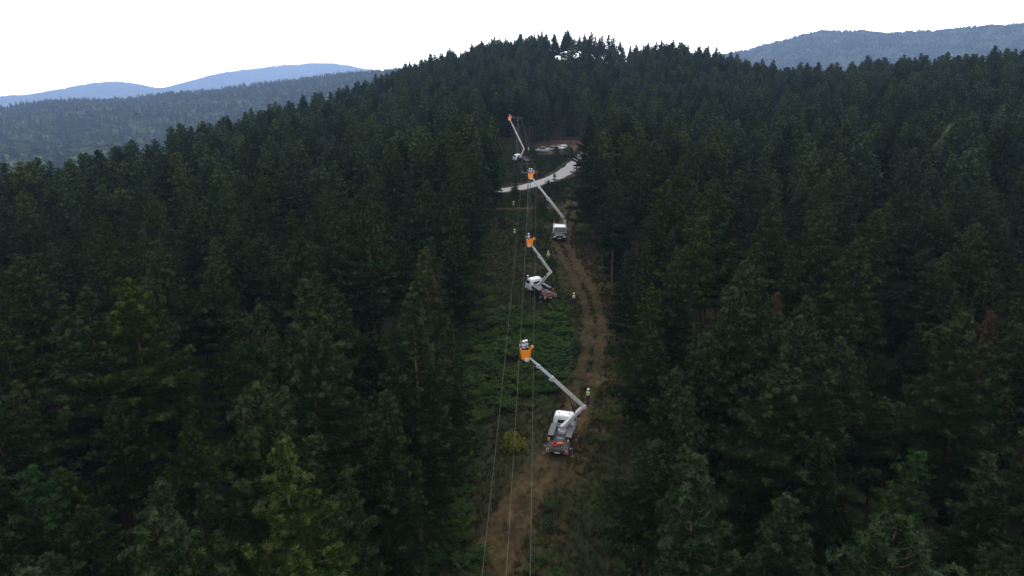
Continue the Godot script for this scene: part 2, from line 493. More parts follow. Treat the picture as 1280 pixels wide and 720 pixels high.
# a pine 17 m tall: {trunk, crown}
func make_pine(seed: int, crown_base: float, spread: float, detail: int, tones: Array = PINE, key := "", H := 17.0, dead := 10) -> Dictionary:
	var r := RandomNumberGenerator.new()
	r.seed = seed
	var set: Array
	if detail == 2: set = tuft_set("p2" + key, 36, 0.24, 0.026, tones, 0.6)
	elif detail == 1: set = tuft_set("p1" + key, 12, 0.38, 0.11, tones, 0.75)
	else: set = tuft_set("p0" + key, 5, 0.75, 0.24, tones, 0.7)
	var wood := MB.new()
	var crown := MB.new()
	# trunk with a slight sway
	var pts := []
	var sway := Vector2(r.randfn() * 0.25, r.randfn() * 0.25)
	var n := 9 if detail > 0 else 4
	for k in n + 1:
		var t := float(k) / n
		pts.append(Vector3(sway.x * sin(t * 3.3) + r.randfn() * 0.03, H * t * 0.985, sway.y * sin(t * 2.7)))
	for k in n:
		var t0 := float(k) / n
		var t1 := float(k + 1) / n
		wood.tube(pts[k] - Vector3(0, 0.4 if k == 0 else 0.0, 0), pts[k + 1], 0.19 * (1.0 - t0 * 0.9), 0.19 * (1.0 - t1 * 0.9), 7 if detail > 0 else 4, false)
	var along := func(y: float) -> Vector3:
		var q := clampf(y / (H * 0.985), 0.0, 0.999) * n
		var k := int(q)
		return pts[k].lerp(pts[k + 1], q - k)
	var taper := r.randf_range(0.86, 1.18)
	var lop := r.randf() * TAU # the crown is fuller on one side
	var y := H * crown_base
	var turn := r.randf() * TAU
	while y < H * 0.985:
		var t := (y - H * crown_base) / (H * (1.0 - crown_base))
		var rad := spread * pow(1.0 - t, taper) * minf(1.0, 0.66 + t * 1.7) + 0.12
		var count := 6 if t < 0.75 else 5
		turn += 0.7 + r.randf() * 0.6
		for b in count:
			var aa := turn + TAU * (b + r.randf_range(-0.28, 0.28)) / count
			var len := rad * r.randf_range(0.52, 1.24) * (1.0 + 0.16 * cos(aa - lop))
			if r.randf() < 0.08 and t < 0.8: continue
			var rise := lerpf(-0.05, 0.85, t * t) + r.randf_range(-0.14, 0.22)
			var out := Vector3(cos(aa), 0, sin(aa))
			var sidew := Vector3(-out.z, 0, out.x)
			var root: Vector3 = along.call(y + r.randf_range(-0.15, 0.15))
			var tip := root + out * len + Vector3.UP * len * rise
			var elbow := root + out * len * 0.55 + Vector3.UP * (len * rise * 0.35 - 0.05 * len)
			if detail > 0:
				wood.tube(root, elbow, 0.035 * (1.0 - t * 0.5), 0.02, 3, false)
				wood.tube(elbow, tip, 0.02, 0.008, 3, false)
			var step := 0.23 if detail == 2 else (0.32 if detail == 1 else 0.7)
			var s := len * lerpf(0.14, 0.05, t)
			while s < len + 0.06:
				var q := s / len
				var spine := root.lerp(elbow, q / 0.55) if q < 0.55 else elbow.lerp(tip, (q - 0.55) / 0.45)
				var fan := minf(len * 0.30, 0.75) * sin(clampf(q, 0.0, 1.0) * PI * 0.82 + 0.12)
				var m := 1 + int(fan / (step * 0.72) + r.randf())
				for e in m:
					var off := r.randf_range(-1.0, 1.0) * fan
					var p := spine + sidew * off + Vector3.UP * r.randf_range(-0.07, 0.12) + out * r.randf_range(-0.12, 0.12)
					var d := (out * 0.55 + sidew * off * 0.7 + Vector3.UP * r.randf_range(0.45, 0.95)).normalized()
					var sc := r.randf_range(0.72, 1.22) * lerpf(1.1, 0.72, t)
					var lit_shoot := r.randf() < (0.2 if q > 0.86 else 0.04)  # pale tufts favour outer twigs: new growth, and light painted on the tips
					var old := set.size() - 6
					var pick: MB = set[old + r.randi() % 6] if lit_shoot else set[r.randi() % old]
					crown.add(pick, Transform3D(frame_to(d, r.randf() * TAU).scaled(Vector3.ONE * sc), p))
				s += step * r.randf_range(0.8, 1.2)
			# the branch ends in a rounded cushion of shoots
			var puff := (6 if detail == 2 else 3) if detail > 0 else 1
			for e in puff:
				var o := Vector3(r.randfn(), absf(r.randfn()) * 0.8, r.randfn()) * minf(0.17, 0.03 + len * 0.055)
				var d := (o.normalized() + Vector3.UP * 0.8 + out * 0.3).normalized()
				var young := r.randf() < (0.55 if t > 0.66 else 0.4)  # pale shoots more frequent in the upper crown, painting its top as lit
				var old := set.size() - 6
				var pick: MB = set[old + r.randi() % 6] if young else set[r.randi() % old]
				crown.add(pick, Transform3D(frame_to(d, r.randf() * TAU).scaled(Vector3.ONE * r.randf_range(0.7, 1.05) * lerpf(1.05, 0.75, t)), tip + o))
		y += lerpf(0.86, 0.36, t) * r.randf_range(0.75, 1.25)
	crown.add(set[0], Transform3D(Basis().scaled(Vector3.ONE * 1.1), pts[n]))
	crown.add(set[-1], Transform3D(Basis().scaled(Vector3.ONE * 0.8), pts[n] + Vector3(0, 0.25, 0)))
	if detail > 0: # dead, bare branches under the crown
		for k in dead:
			var yy := H * r.randf_range(0.12, crown_base)
			var aa := r.randf() * TAU
			var p: Vector3 = along.call(yy)
			var d := Vector3(cos(aa), r.randf_range(-0.25, 0.2), sin(aa))
			wood.tube(p, p + d * r.randf_range(0.6, 1.7), 0.022, 0.006, 3, false)
	return {"trunk": wood, "crown": crown}

# a broadleaf tree, H tall with rounded foliage masses
func make_broadleaf(seed: int, H: float, spread: float, base: float, tones: Array, key: String, leaf := 0.17, count := 230, per := 34) -> Dictionary:
	var r := RandomNumberGenerator.new()
	r.seed = seed
	var wood := MB.new()
	var crown := MB.new()
	var set := []
	if not tufts.has(key):
		for t in tones.size():
			for q in 3:
				var mb := MB.new()
				for k in per:
					var p := Vector3(r.randfn() * 0.28, r.randfn() * 0.20, r.randfn() * 0.28)
					var nn := Vector3(r.randfn() * 0.6, 1.0, r.randfn() * 0.6).normalized()
					var b := frame_to(nn, r.randf() * TAU)
					var l := leaf * r.randf_range(0.7, 1.3)
					var w := l * 0.42
					mb.quad(p + b * Vector3(0, 0, -l * 0.5), p + b * Vector3(w, 0.02, -l * 0.05), p + b * Vector3(0, -0.02, l * 0.6), p + b * Vector3(-w, 0.02, -l * 0.05))
					var v := r.randf_range(0.7, 1.35)
					mb.paint(Color(tones[t].r * v, tones[t].g * v, tones[t].b * v))
				set.append(mb)
		tufts[key] = set
	set = tufts[key]
	wood.tube(Vector3(0, -0.4, 0), Vector3(0.05, H * 0.45, 0), 0.02 * H * 0.55, 0.012 * H * 0.55, 7, false)
	wood.tube(Vector3(0.05, H * 0.45, 0), Vector3(0, H * 0.94, 0.1), 0.012 * H * 0.55, 0.015, 6, false)
	for k in count:
		var t := pow(r.randf(), 0.85)
		var y := H * lerpf(base, 0.985, t)
		var rad := spread * pow(1.0 - t, 0.62) * minf(1.0, 0.65 + t * 1.6) + 0.12
		var aa := r.randf() * TAU
		rad *= 0.86 + 0.2 * sin(aa * 3.0 + t * 9.0 + seed)
		var q := sqrt(r.randf_range(0.16, 1.0))
		var p := Vector3(cos(aa) * rad * q, y + 0.25 * rad * (1.0 - q), sin(aa) * rad * q)
		if k % 4 == 0: wood.tube(Vector3(0.03, maxf(y - rad * 0.6, H * base * 0.8), 0), p, 0.03, 0.008, 3, false)
		crown.add(set[r.randi() % set.size()], Transform3D(frame_to((Vector3(cos(aa), 0.9, sin(aa))).normalized(), r.randf() * TAU).scaled(Vector3.ONE * r.randf_range(0.75, 1.25)), p))
	return {"trunk": wood, "crown": crown}

var pine_hi := []
var pine_mid := []
var near_trees := []   # [x, f, kind, scale, turn, in-edge]

func seen(p: Vector3) -> Array: # [u, v, depth] in a 1280 x 720 frame: only for choosing which trees show largest
	var c := cos(PITCH)
	var s := sin(PITCH)
	var y := p.y - EYE.y
	var z := -p.z * c - y * s
	if z < 1.0: return [0, 0, z]
	return [640.0 + 852.0 * p.x / z, 360.0 - 852.0 * (-p.z * s + y * c) / z, z]

func ordinal(k: int) -> String:
	if k < 20: return ORD[k]
	var tens := k + 1 - (k + 1) % 10
	if (k + 1) % 10 == 0: return {30: "thirtieth", 40: "fortieth", 50: "fiftieth", 60: "sixtieth", 70: "seventieth", 80: "eightieth"}[tens]
	return {20: "twenty", 30: "thirty", 40: "forty", 50: "fifty", 60: "sixty", 70: "seventy", 80: "eighty"}[tens] + "-" + ORD[(k + 1) % 10 - 1]

const ORD := ["first", "second", "third", "fourth", "fifth", "sixth", "seventh", "eighth", "ninth", "tenth", "eleventh", "twelfth", "thirteenth", "fourteenth", "fifteenth", "sixteenth", "seventeenth", "eighteenth", "nineteenth", "twentieth"]

func build_forest() -> void:
	var bark: Material = M.bark
	for k in 10:
		var edge := k >= 6
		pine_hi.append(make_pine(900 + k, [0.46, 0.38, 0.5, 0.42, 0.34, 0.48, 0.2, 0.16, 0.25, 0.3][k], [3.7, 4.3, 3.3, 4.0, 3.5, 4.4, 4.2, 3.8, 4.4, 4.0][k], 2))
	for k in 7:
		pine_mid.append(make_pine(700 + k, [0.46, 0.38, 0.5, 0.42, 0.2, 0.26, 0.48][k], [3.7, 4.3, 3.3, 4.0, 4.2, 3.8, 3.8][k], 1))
	var hi_mesh := []
	for p in pine_hi: hi_mesh.append([p.trunk.mesh(bark), p.crown.mesh(M.needles)])
	var mid_mesh := []
	for p in pine_mid:
		var am: ArrayMesh = p.trunk.mesh(bark)
		mid_mesh.append(p.crown.mesh(M.needles, am))
	# the specimen trees that stand out in the foreground
	var specials := [[-18.9, 32.5], [-14.4, 36.7], [-26.7, 33.5], [-33.5, 42.6], [14.9, 32.4], [23.1, 34.6], [21.5, 53.2], [40.0, 54.3], [13.0, 33.8], [107, 170.7], [-31.5, 70.8], [-8.2, 63.5]]
	var list := []
	var g := 5.75
	for iz in range(0, 109):
		var f0 := -16.0 + iz * g
		var half := int((absf(f0) * 0.98 + 46.0) / g)
		for ix in range(-half, half + 1):
			var x := (ix + (0.5 if iz % 2 else 0.0)) * g + rng.randf_range(-2.0, 2.0)
			var f := f0 + rng.randf_range(-2.0, 2.0)
			var r1 := rng.randf()
			var r2 := rng.randf()
			var r3 := rng.randf()
			var r4 := rng.randf()
			var rad := sqrt(x * x + f * f)
			var az := rad_to_deg(atan2(x, f))
			var rc := look(CREST, az, 1)
			if rad > rc + 55.0: continue
			var inside := cleared(x, f)
			if inside > 0.0: continue
			if seen(at(x, f, 17.0))[2] < 21.0 and f > -4.0: continue
			# the road keeps its own gap through the forest
			if f > 150.0 and f < 275.0:
				if x < 0.0 and x > -27.0 and absf(f - (170.6 + x * 0.21)) < 6.0: continue
				if x > 15.0 and x < 42.0 and absf(x - (16.5 + (f - 203.0) * 0.31)) < 6.5: continue
			# the thin crest of the hill, and the notch beside it
			if rad > 430.0 and rad < rc - 17.0 and az > 3.0 and az < 8.7 and r1 < 0.78: continue
			if rad >= rc - 17.0 and az > 3.0 and az < 8.7 and r1 < 0.16: continue
			if rad > rc + 5.0 and az > 2.0 and az < 10.5: continue
			if rad > 380.0 and az > 8.9 and az < 9.3: continue
			if r1 < 0.04: continue
			var clash := false
			for s in specials:
				if absf(s[0] - x) < 2.6 and absf(s[1] - f) < 2.6: clash = true
			if clash: continue
			var sc := lerpf(0.72, 1.24, r2)
			if rad > 300.0: sc *= 0.98
			list.append({"x": x, "f": f, "s": sc, "a": r3 * TAU, "k": r4, "in": inside, "t": rng.randf()})
			if rad < 170.0 and r1 > 0.55 and inside < -4.0: # young trees under the canopy
				list.append({"x": x + 2.4 + r2, "f": f + 2.0 - r3, "s": lerpf(0.38, 0.66, r3), "a": r2 * TAU, "k": r3, "in": inside - 1.0, "t": r2, "small": true})
	for e in [[10.6, 38.4, 0.95], [9.3, 33.2, 0.9], [13.4, 44.6, 1.0], [8.4, 28.0, 0.85], [16.8, 38.6, 1.02], [13.2, 28.6, 0.9], [-4.9, 152.4, 1.0], [-6.2, 158.6, 0.95], [-4.6, 146.9, 0.9], [-7.6, 38.0, 0.95], [-8.4, 31.0, 0.9], [-7.0, 46.2, 1.05]]:
		list.append({"x": e[0], "f": e[1], "s": e[2], "a": rng.randf() * TAU, "k": rng.randf() * 0.79, "in": cleared(e[0], e[1]), "t": rng.randf()})
	# rank by the size each shows at in the picture
	for t in list:
		var q := seen(at(t.x, t.f, 13.0 * t.s))
		var top := seen(at(t.x, t.f, 17.2 * t.s))
		t.z = q[2]
		t.u = q[0]; t.v = q[1]
		t.show = q[2] > 6.0 and q[0] > -130.0 * 40.0 / q[2] and q[0] < 1280.0 + 130.0 * 40.0 / q[2] and top[1] < 740.0
	var order := list.filter(func(t): return t.show and not t.has("small"))
	order.sort_custom(func(a, b): return a.z < b.z)
	var chosen := order.slice(0, 286)
	for t in chosen: t.own = true
	# ordinals: count in from the clearing's edge, within each stretch named by a landmark
	var stretch := func(f: float) -> int:
		return 0 if f < 24.0 else 1 if f < 32.0 else 2 if f < 39.0 else 3 if f < 46.0 else 4 if f < 54.0 else 5 if f < 61.0 else 6 if f < 68.0 else 7 if f < 77.0 else 8 if f < 88.0 else 9 if f < 96.0 else 10 if f < 104.0 else 11
	var where := ["lowest in the picture", "second band from the bottom", "where the wheel ruts begin", "beside the lowest pale ruts", "just below the nearest truck", "beside the nearest truck's tail", "beside the nearest truck's cab", "beside the near bracken", "beside the far bracken", "beside the second truck's tail", "beside the second truck's cab", "just beyond the second truck"]
	var cells := {}
	for t in chosen:
		var key := [t.x < 3.0, stretch.call(t.f)]
		if not cells.has(key): cells[key] = []
		cells[key].append(t)
	for key in cells:
		var row: Array = cells[key]
		row.sort_custom(func(a, b): return a.in > b.in)
		for k in row.size():
			var t = row[k]
			var low: bool = t.in > -4.5
			var v: int = (6 + int(t.k * 3.999)) if low and t.k < 0.8 else int(t.k * 5.999)
			var tint := 0 if t.t < 0.6 else (1 if t.t < 0.86 else 2)
			var look_word := ["dark green", "grey-green", "yellowish green"][tint] as String
			var size_word := "tall" if t.s > 1.04 else ("short" if t.s < 0.92 else "mid-sized")
			var label := "%s %s pine, %s from the clearing's %s edge, %s" % [size_word, look_word, ordinal(k), "left" if key[0] else "right", where[key[1]]]
			plant_tree("pine_tree", label, "tree", hi_mesh[v][0], hi_mesh[v][1], [M.needles, M.needles_grey, M.needles_warm][tint], t.x, t.f, t.s, t.a, "pines of the near forest")
	# the rest of the forest, as one mass
	var mass := Node3D.new()
	mass.name = "pine_forest"
	add_child(mass)
	mass.set_meta("kind", "stuff")
	mass.set_meta("label", "dense dark pine forest covering the slopes and the hill behind")
	mass.set_meta("category", "forest")
	var bins := []
	for k in mid_mesh.size(): bins.append([])
	for t in list:
		if t.has("own"): continue
		var low: bool = t.in > -4.5
		var k: int = (4 + int(t.k * 1.999)) if low else [0, 1, 2, 3, 6][int(t.k * 4.999)]
		bins[k].append(t)
	for k in mid_mesh.size():
		var xs := []
		var cs := []
		for t in bins[k]:
			var b := Basis(Vector3.UP, t.a).scaled(Vector3(t.s * lerpf(0.9, 1.12, fmod(t.t * 7.0, 1.0)), t.s, t.s))
			xs.append(Transform3D(b, at(t.x, t.f, -0.1)))
			var w: float = t.t
			cs.append(Color(0.95, 1.0, 0.95) * lerpf(0.5, 1.6, fmod(w * 13.0, 1.0)) if w < 0.62 else (Color(0.95, 0.97, 1.12) * lerpf(0.7, 1.7, fmod(w * 29.0, 1.0)) if w < 0.85 else Color(1.45, 1.3, 0.8) * lerpf(0.8, 1.3, fmod(w * 17.0, 1.0))))
		copies("pines", mid_mesh[k], xs, cs, mass)
	build_specials(specials)

func copies(called: String, mesh: Mesh, xs: Array, cs: Array, parent: Node) -> MultiMeshInstance3D:
	var mm := MultiMesh.new()
	mm.transform_format = MultiMesh.TRANSFORM_3D
	mm.use_colors = cs.size() > 0
	mm.mesh = mesh
	mm.instance_count = xs.size()
	for i in xs.size():
		mm.set_instance_transform(i, xs[i])
		if cs.size(): mm.set_instance_color(i, cs[i])
	var o := MultiMeshInstance3D.new()
	o.name = called
	o.multimesh = mm
	parent.add_child(o, true)
	return o

func plant_tree(called: String, label: String, category: String, trunk: Mesh, crown: Mesh, tint, x: float, f: float, s: float, turn: float, group := "") -> Node3D:
	var o := thing(called, label, category, Transform3D(Basis(Vector3.UP, turn).scaled(Vector3.ONE * s), at(x, f, 0.0)), group)
	part(o, "trunk", trunk, null)
	part(o, "crown", crown, tint)
	return o

func build_specials(sp: Array) -> void:
	var bark: Material = M.bark
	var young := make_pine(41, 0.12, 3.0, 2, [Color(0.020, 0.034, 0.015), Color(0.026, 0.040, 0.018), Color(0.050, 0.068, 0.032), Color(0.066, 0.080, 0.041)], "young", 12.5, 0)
	var ym: ArrayMesh = young.trunk.mesh(bark)
	var yc: ArrayMesh = young.crown.mesh(M.needles)
	plant_tree("pine_tree", "young bright-tipped pine, lowest left but one, with tufted light green shoots", "tree", ym, yc, null, sp[0][0], sp[0][1], 1.1, 0.4, "pines of the near forest")
	plant_tree("pine_tree", "fresh green pine in the bottom left corner", "tree", ym, yc, M.needles_fresh, sp[2][0], sp[2][1], 1.15, 2.2, "pines of the near forest")
	plant_tree("pine_tree", "young pale-tipped pine low on the right of the clearing", "tree", ym, yc, null, sp[4][0], sp[4][1], 1.02, 4.0, "pines of the near forest")
	plant_tree("pine_tree", "fresh green pine near the bottom right, right of the pale-tipped one", "tree", ym, yc, M.needles_fresh, sp[5][0], sp[5][1], 1.12, 5.0, "pines of the near forest")
	plant_tree("pine_tree", "small young pine at the very bottom, just right of the clearing", "tree", ym, yc, null, sp[8][0], sp[8][1] - 2.5, 0.8, 1.0, "pines of the near forest")
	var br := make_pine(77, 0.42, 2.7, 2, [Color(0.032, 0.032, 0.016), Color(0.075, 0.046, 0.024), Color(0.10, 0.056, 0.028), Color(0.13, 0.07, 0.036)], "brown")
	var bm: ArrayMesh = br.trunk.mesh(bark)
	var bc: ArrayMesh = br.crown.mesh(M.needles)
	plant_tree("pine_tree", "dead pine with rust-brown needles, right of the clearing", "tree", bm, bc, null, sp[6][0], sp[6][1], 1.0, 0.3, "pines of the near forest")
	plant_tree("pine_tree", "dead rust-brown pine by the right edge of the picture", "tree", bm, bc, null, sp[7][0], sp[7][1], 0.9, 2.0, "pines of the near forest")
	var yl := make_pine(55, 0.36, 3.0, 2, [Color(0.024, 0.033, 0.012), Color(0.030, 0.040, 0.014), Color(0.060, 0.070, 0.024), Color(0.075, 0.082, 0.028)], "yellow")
	var lm: ArrayMesh = yl.trunk.mesh(bark)
	var lc: ArrayMesh = yl.crown.mesh(M.needles)
	plant_tree("pine_tree", "yellow-green pine at the left edge of the picture, well above the corner", "tree", lm, lc, null, sp[3][0], sp[3][1], 0.95, 0.0, "pines of the near forest")
	plant_tree("pine_tree", "yellow-green pine standing out in the middle of the left forest", "tree", lm, lc, null, sp[10][0], sp[10][1], 1.06, 1.7, "pines of the near forest")
	plant_tree("pine_tree", "yellow-green pine at the clearing's left edge, level with the nearest bucket", "tree", lm, lc, null, sp[11][0], sp[11][1], 1.05, 3.1, "pines of the near forest")
	var bl := make_broadleaf(5, 11.5, 2.7, 0.22, [Color(0.045, 0.055, 0.026), Color(0.085, 0.085, 0.048), Color(0.034, 0.046, 0.022)], "pale_leaf", 0.2, 260, 30)
	plant_tree("broadleaf_tree", "small conical broadleaf tree with pale yellowish leaves, low in the left forest", "tree", bl.trunk.mesh(bark), bl.crown.mesh(M.needles), null, sp[1][0], sp[1][1], 1.0, 0.0, "broadleaf trees among the pines")
	var rl := make_broadleaf(6, 15.5, 4.6, 0.3, LEAF, "round_leaf", 0.26, 420, 26)
	plant_tree("broadleaf_tree", "round-crowned brighter green broadleaf tree on the right slope", "tree", rl.trunk.mesh(bark), rl.crown.mesh(M.needles), null, sp[9][0], sp[9][1], 1.1, 0.0, "broadleaf trees among the pines")

func build_far_forest() -> void:
	# mid ridge and far hills: trees that read as one mass
	var far_pine := make_pine(33, 0.12, 3.2, 0, PINE, "far", 17.0, 0)
	var far_leaf := make_broadleaf(8, 15.0, 5.6, 0.2, LEAF, "far_leaf", 2.6, 70, 5)
	var fp: ArrayMesh = far_pine.crown.mesh(M.needles, far_pine.trunk.mesh(M.bark))
	var fl: ArrayMesh = far_leaf.crown.mesh(M.needles)
	var zones := [
		["ridge_forest", "blue hazy ridge of mixed spruce and broadleaf forest beyond the left slope", -44.0, -5.0, 1450.0, 3120.0, 13.5, 0.52, 2.15],
		["left_hill_forest", "pale blue wooded hills on the far left horizon", -44.0, -6.0, 11000.0, 12700.0, 32.0, 0.35, 2.7],
		["right_hill_forest", "blue wooded hill on the far right horizon", 12.0, 44.0, 3500.0, 4750.0, 15.5, 0.3, 1.65]]
	for z in zones:
		var root := Node3D.new()
		root.name = z[0]
		add_child(root)
		root.set_meta("kind", "stuff")
		root.set_meta("label", z[1])
		root.set_meta("category", "forest")
		var xs := [[], []]
		var cs := [[], []]
		var r: float = z[4]
		while r < z[5]:
			var da: float = rad_to_deg(z[6] / r)
			var a: float = z[2] + rng.randf() * da
			while a < z[3]:
				var aa := deg_to_rad(a + rng.randf_range(-0.4, 0.4) * da)
				var rr := r + rng.randf_range(-0.4, 0.4) * float(z[6])
				var x := rr * sin(aa)
				var f := rr * cos(aa)
				var blob := soft.get_noise_2d(x * 0.35 + 40.0, f * 0.35)
				var which := 0 if blob + rng.randf_range(-0.45, 0.45) + (z[7] - 0.5) > lerpf(0.42, -0.25, clampf((r - z[4]) / (z[5] - z[4]), 0.0, 1.0)) else 1
				var s: float = z[8] * rng.randf_range(0.7, 1.3) * (1.12 if which == 1 else 1.0)
				xs[which].append(Transform3D(Basis(Vector3.UP, rng.randf() * TAU).scaled(Vector3(s, s * (1.12 if which == 0 else 0.95), s)), at(x, f, -0.4)))
				var stand := clampf(1.0 + 1.1 * soft.get_noise_2d(x * 0.3, f * 0.3 + 70.0), 0.45, 1.7)
				cs[which].append(Color(1, 1, 1) * rng.randf_range(0.6, 1.45) * stand)
				a += da
			r += float(z[6])
		copies("conifers", fp, xs[0], cs[0], root)
		copies("broadleaf_crowns", fl, xs[1], cs[1], root)

# ---------------------------------------------------------------- low plants
func make_shrub(seed: int, h: float, w: float, tones: Array, key: String, leaf: float, clumps: int) -> Dictionary:
	return make_broadleaf(seed, h, w, 0.1, tones, key, leaf, clumps, 26)

func build_low_plants() -> void:
	# shrubs and young pines that stand singly on the cleared strip
	var dark := make_shrub(21, 2.2, 1.5, [Color(0.022, 0.036, 0.016), Color(0.03, 0.045, 0.02), Color(0.018, 0.03, 0.014)], "shrub_dark", 0.12, 70)
	var mid := make_shrub(22, 1.6, 1.3, [Color(0.03, 0.048, 0.019), Color(0.04, 0.055, 0.022)], "shrub_mid", 0.14, 60)
	var yel := make_shrub(23, 1.5, 1.3, [Color(0.10, 0.105, 0.02), Color(0.13, 0.13, 0.025), Color(0.07, 0.08, 0.02)], "shrub_yellow", 0.16, 46)
	var dm: ArrayMesh = dark.trunk.mesh(M.bark)
	var dc: ArrayMesh = dark.crown.mesh(M.needles)
	var mm_: ArrayMesh = mid.trunk.mesh(M.bark)
	var mc: ArrayMesh = mid.crown.mesh(M.needles)
	var spots := [
		[11.1, 159.0, 1.5, 0, "large dark shrub on the near side of the road, by the third truck's boom"],
		[8.6, 163.0, 1.35, 0, "dark shrub at the near road edge, left of the largest one"],
		[6.8, 150.0, 1.0, 1, "low green shrub just beyond the footpath"],
		[3.9, 152.5, 1.2, 0, "dark shrub behind the nearer lattice pole, beyond the footpath"],
		[0.6, 158.0, 1.2, 0, "dark shrub left of the nearer lattice pole, below the road"],
		[5.9, 139.5, 1.3, 0, "dark shrub in front of the footpath, right of the nearer lattice pole"],
		[8.0, 136.5, 1.1, 1, "green shrub in front of the footpath, left of the third truck"],
		[1.2, 137.0, 1.0, 1, "low green shrub in front of the footpath, left of the nearer lattice pole"],
		[3.2, 192.0, 1.1, 0, "dark shrub just beyond the road, left of the third bucket"],
		[7.2, 194.0, 1.5, 0, "dark shrub just beyond the road, right of the third bucket"],
		[-2.0, 186.0, 1.3, 1, "green shrub beyond the road by the left trees"],
		[10.5, 203.0, 1.2, 1, "green shrub on the bank between road and far truck"],
		[13.0, 214.0, 1.3, 0, "dark shrub on the bank beyond the road bend"],
		[9.0, 219.0, 1.4, 1, "green shrub right of the farthest truck"],
		[6.5, 224.0, 1.5, 0, "dark shrub behind the farthest truck on its right"],
		[-1.5, 213.0, 1.7, 1, "green shrub left of the farthest truck"],
		[-3.5, 222.0, 1.7, 0, "dark shrub left of the farther lattice pole"],
		[14.5, 227.0, 1.4, 0, "dark shrub in front of the white car"],
		[18.5, 230.0, 1.7, 1, "green shrub at the right end of the car park"],
		[22.0, 226.0, 1.6, 0, "dark shrub right of the bare soil bank"],
		[-0.5, 231.0, 1.6, 1, "green shrub behind the farther lattice pole"],
		[6.3, 107.5, 0.95, 0, "small dark shrub beside the track behind the second truck"],
		[7.9, 79.0, 0.8, 1, "small green shrub at the left side of the wheel ruts"],
		[8.4, 50.5, 0.7, 0, "low dark shrub right of the nearest wheel ruts"],
		[2.9, 46.5, 0.6, 1, "low green shrub right of the lowest pale rut"],
		[7.7, 44.5, 0.9, 1, "green shrub at the clearing's lower right edge"]]
	for p in spots:
		plant_tree("shrub", p[4], "shrub", dm if p[3] == 0 else mm_, dc if p[3] == 0 else mc, null, p[0], p[1], p[2], rng.randf() * TAU, "shrubs in the clearing")
	plant_tree("shrub", "bright yellow-green shrub under the wires, left of the nearest truck", "shrub", yel.trunk.mesh(M.bark), yel.crown.mesh(M.needles), null, 0.1, 57.8, 1.0, 0.0, "shrubs in the clearing")
	var yp := make_pine(61, 0.04, 1.25, 2, PINE, "", 4.6, 0)
	var ypm: ArrayMesh = yp.trunk.mesh(M.bark)
	var ypc: ArrayMesh = yp.crown.mesh(M.needles)
	for p in [[10.2, 166.0, 1.0, "young pine standing against the pale road by the third boom"], [1.0, 163.0, 0.75, "young pine at the near road edge, left of the nearer pole"], [-1.8, 130.0, 0.8, "young pine at the left forest edge near a worker"], [12.2, 205.0, 0.8, "young pine on the bank beyond the road"], [15.8, 150.0, 1.1, "young pine behind the third truck at the right forest edge"], [19.0, 221.0, 0.9, "young pine at the foot of the bare soil bank"]]:
		plant_tree("young_pine", p[3], "tree", ypm, ypc, M.needles_grey, p[0], p[1], p[2], rng.randf() * TAU, "young pines in the clearing")
	# bracken: one mass
	var frond := MB.new()
	var r := RandomNumberGenerator.new()
	r.seed = 12
	for k in 9:
		var a := TAU * k / 9.0 + r.randf() * 0.5
		var o := Vector3(cos(a), 0, sin(a))
		var sd := Vector3(-o.z, 0, o.x)
		var L := r.randf_range(0.7, 1.05)
		for q in 8:
			var t := (q + 1.0) / 8.5
			var p := o * L * t + Vector3.UP * (0.75 * sin(t * 2.2) + 0.05)
			var wd := 0.26 * sin(clampf(1.1 - t, 0.0, 1.0) * 2.2)
			for s in [-1.0, 1.0]:
				frond.tri(p, p + sd * s * wd + o * 0.10 - Vector3.UP * 0.05, p + o * 0.11 + Vector3.UP * 0.02)
				var v := r.randf_range(0.75, 1.25)
				frond.paint(Color(0.023 * v, 0.042 * v, 0.014 * v))
	var fm := frond.mesh(M.needles)
	var xs := []
	var cs := []
	for k in 13000:
		var deep := k >= 5200
		var f := rng.randf_range(18.0, 84.0) if deep else rng.randf_range(30.0, 150.0)
		var x := rng.randf_range(-46.0, 46.0) if deep else rng.randf_range(-12.0, 14.0)
		if deep and cleared(x, f) > -1.0: continue
		var lump := soft.get_noise_2d(x * 4.0, f * 3.0)
		var d := absf(x - track_x(f))
		var core := f > 67.0 + lump * 6.0 and f < 91.0 + lump * 6.0 and x > -3.6 + lump * 3.0 and x < 5.6 + lump * 5.0 + (f - 66.0) * 0.08 and d > 2.6 and lump > -0.42
		var fringe := x < -2.6 + lump * 4.0 and lump > -0.25 and f < 100.0 and f > 34.0
		var scatter := lump > 0.28 and d > 2.6 and rng.randf() < 0.35
		if not (core or fringe or scatter or deep): continue
		if absf(x - 4.2) < 2.6 and absf(f - 97.6) < 4.2: continue
		var s := rng.randf_range(0.6, 1.25) * (1.15 if core else 0.85)
		xs.append(Transform3D(Basis(Vector3.UP, rng.randf() * TAU).scaled(Vector3(s, s * rng.randf_range(0.7, 1.3), s)), at(x, f, 0.02)))
		var tint := rng.randf_range(0.7, 1.25)
		cs.append(Color(tint, tint, tint * 0.95) if rng.randf() < 0.85 else Color(1.6, 1.3, 0.8))
	var br := copies("bracken", fm, xs, cs, self)
	br.set_meta("kind", "stuff"); br.set_meta("label", "green bracken and leafy undergrowth beneath the wires"); br.set_meta("category", "bracken")
	# grass
	var blade := MB.new()
	for k in 12:
		var a := r.randf() * TAU
		var o := Vector3(cos(a), 0, sin(a))
		var b := o * r.randf() * 0.16
		var h := r.randf_range(0.14, 0.34)
		blade.tri(b - o.cross(Vector3.UP) * 0.016, b + o * 0.12 + Vector3.UP * h, b + o.cross(Vector3.UP) * 0.016)
		var v := r.randf_range(0.75, 1.25)
		blade.paint(Color(0.023 * v, 0.031 * v, 0.011 * v))
	var gm := blade.mesh(M.needles)
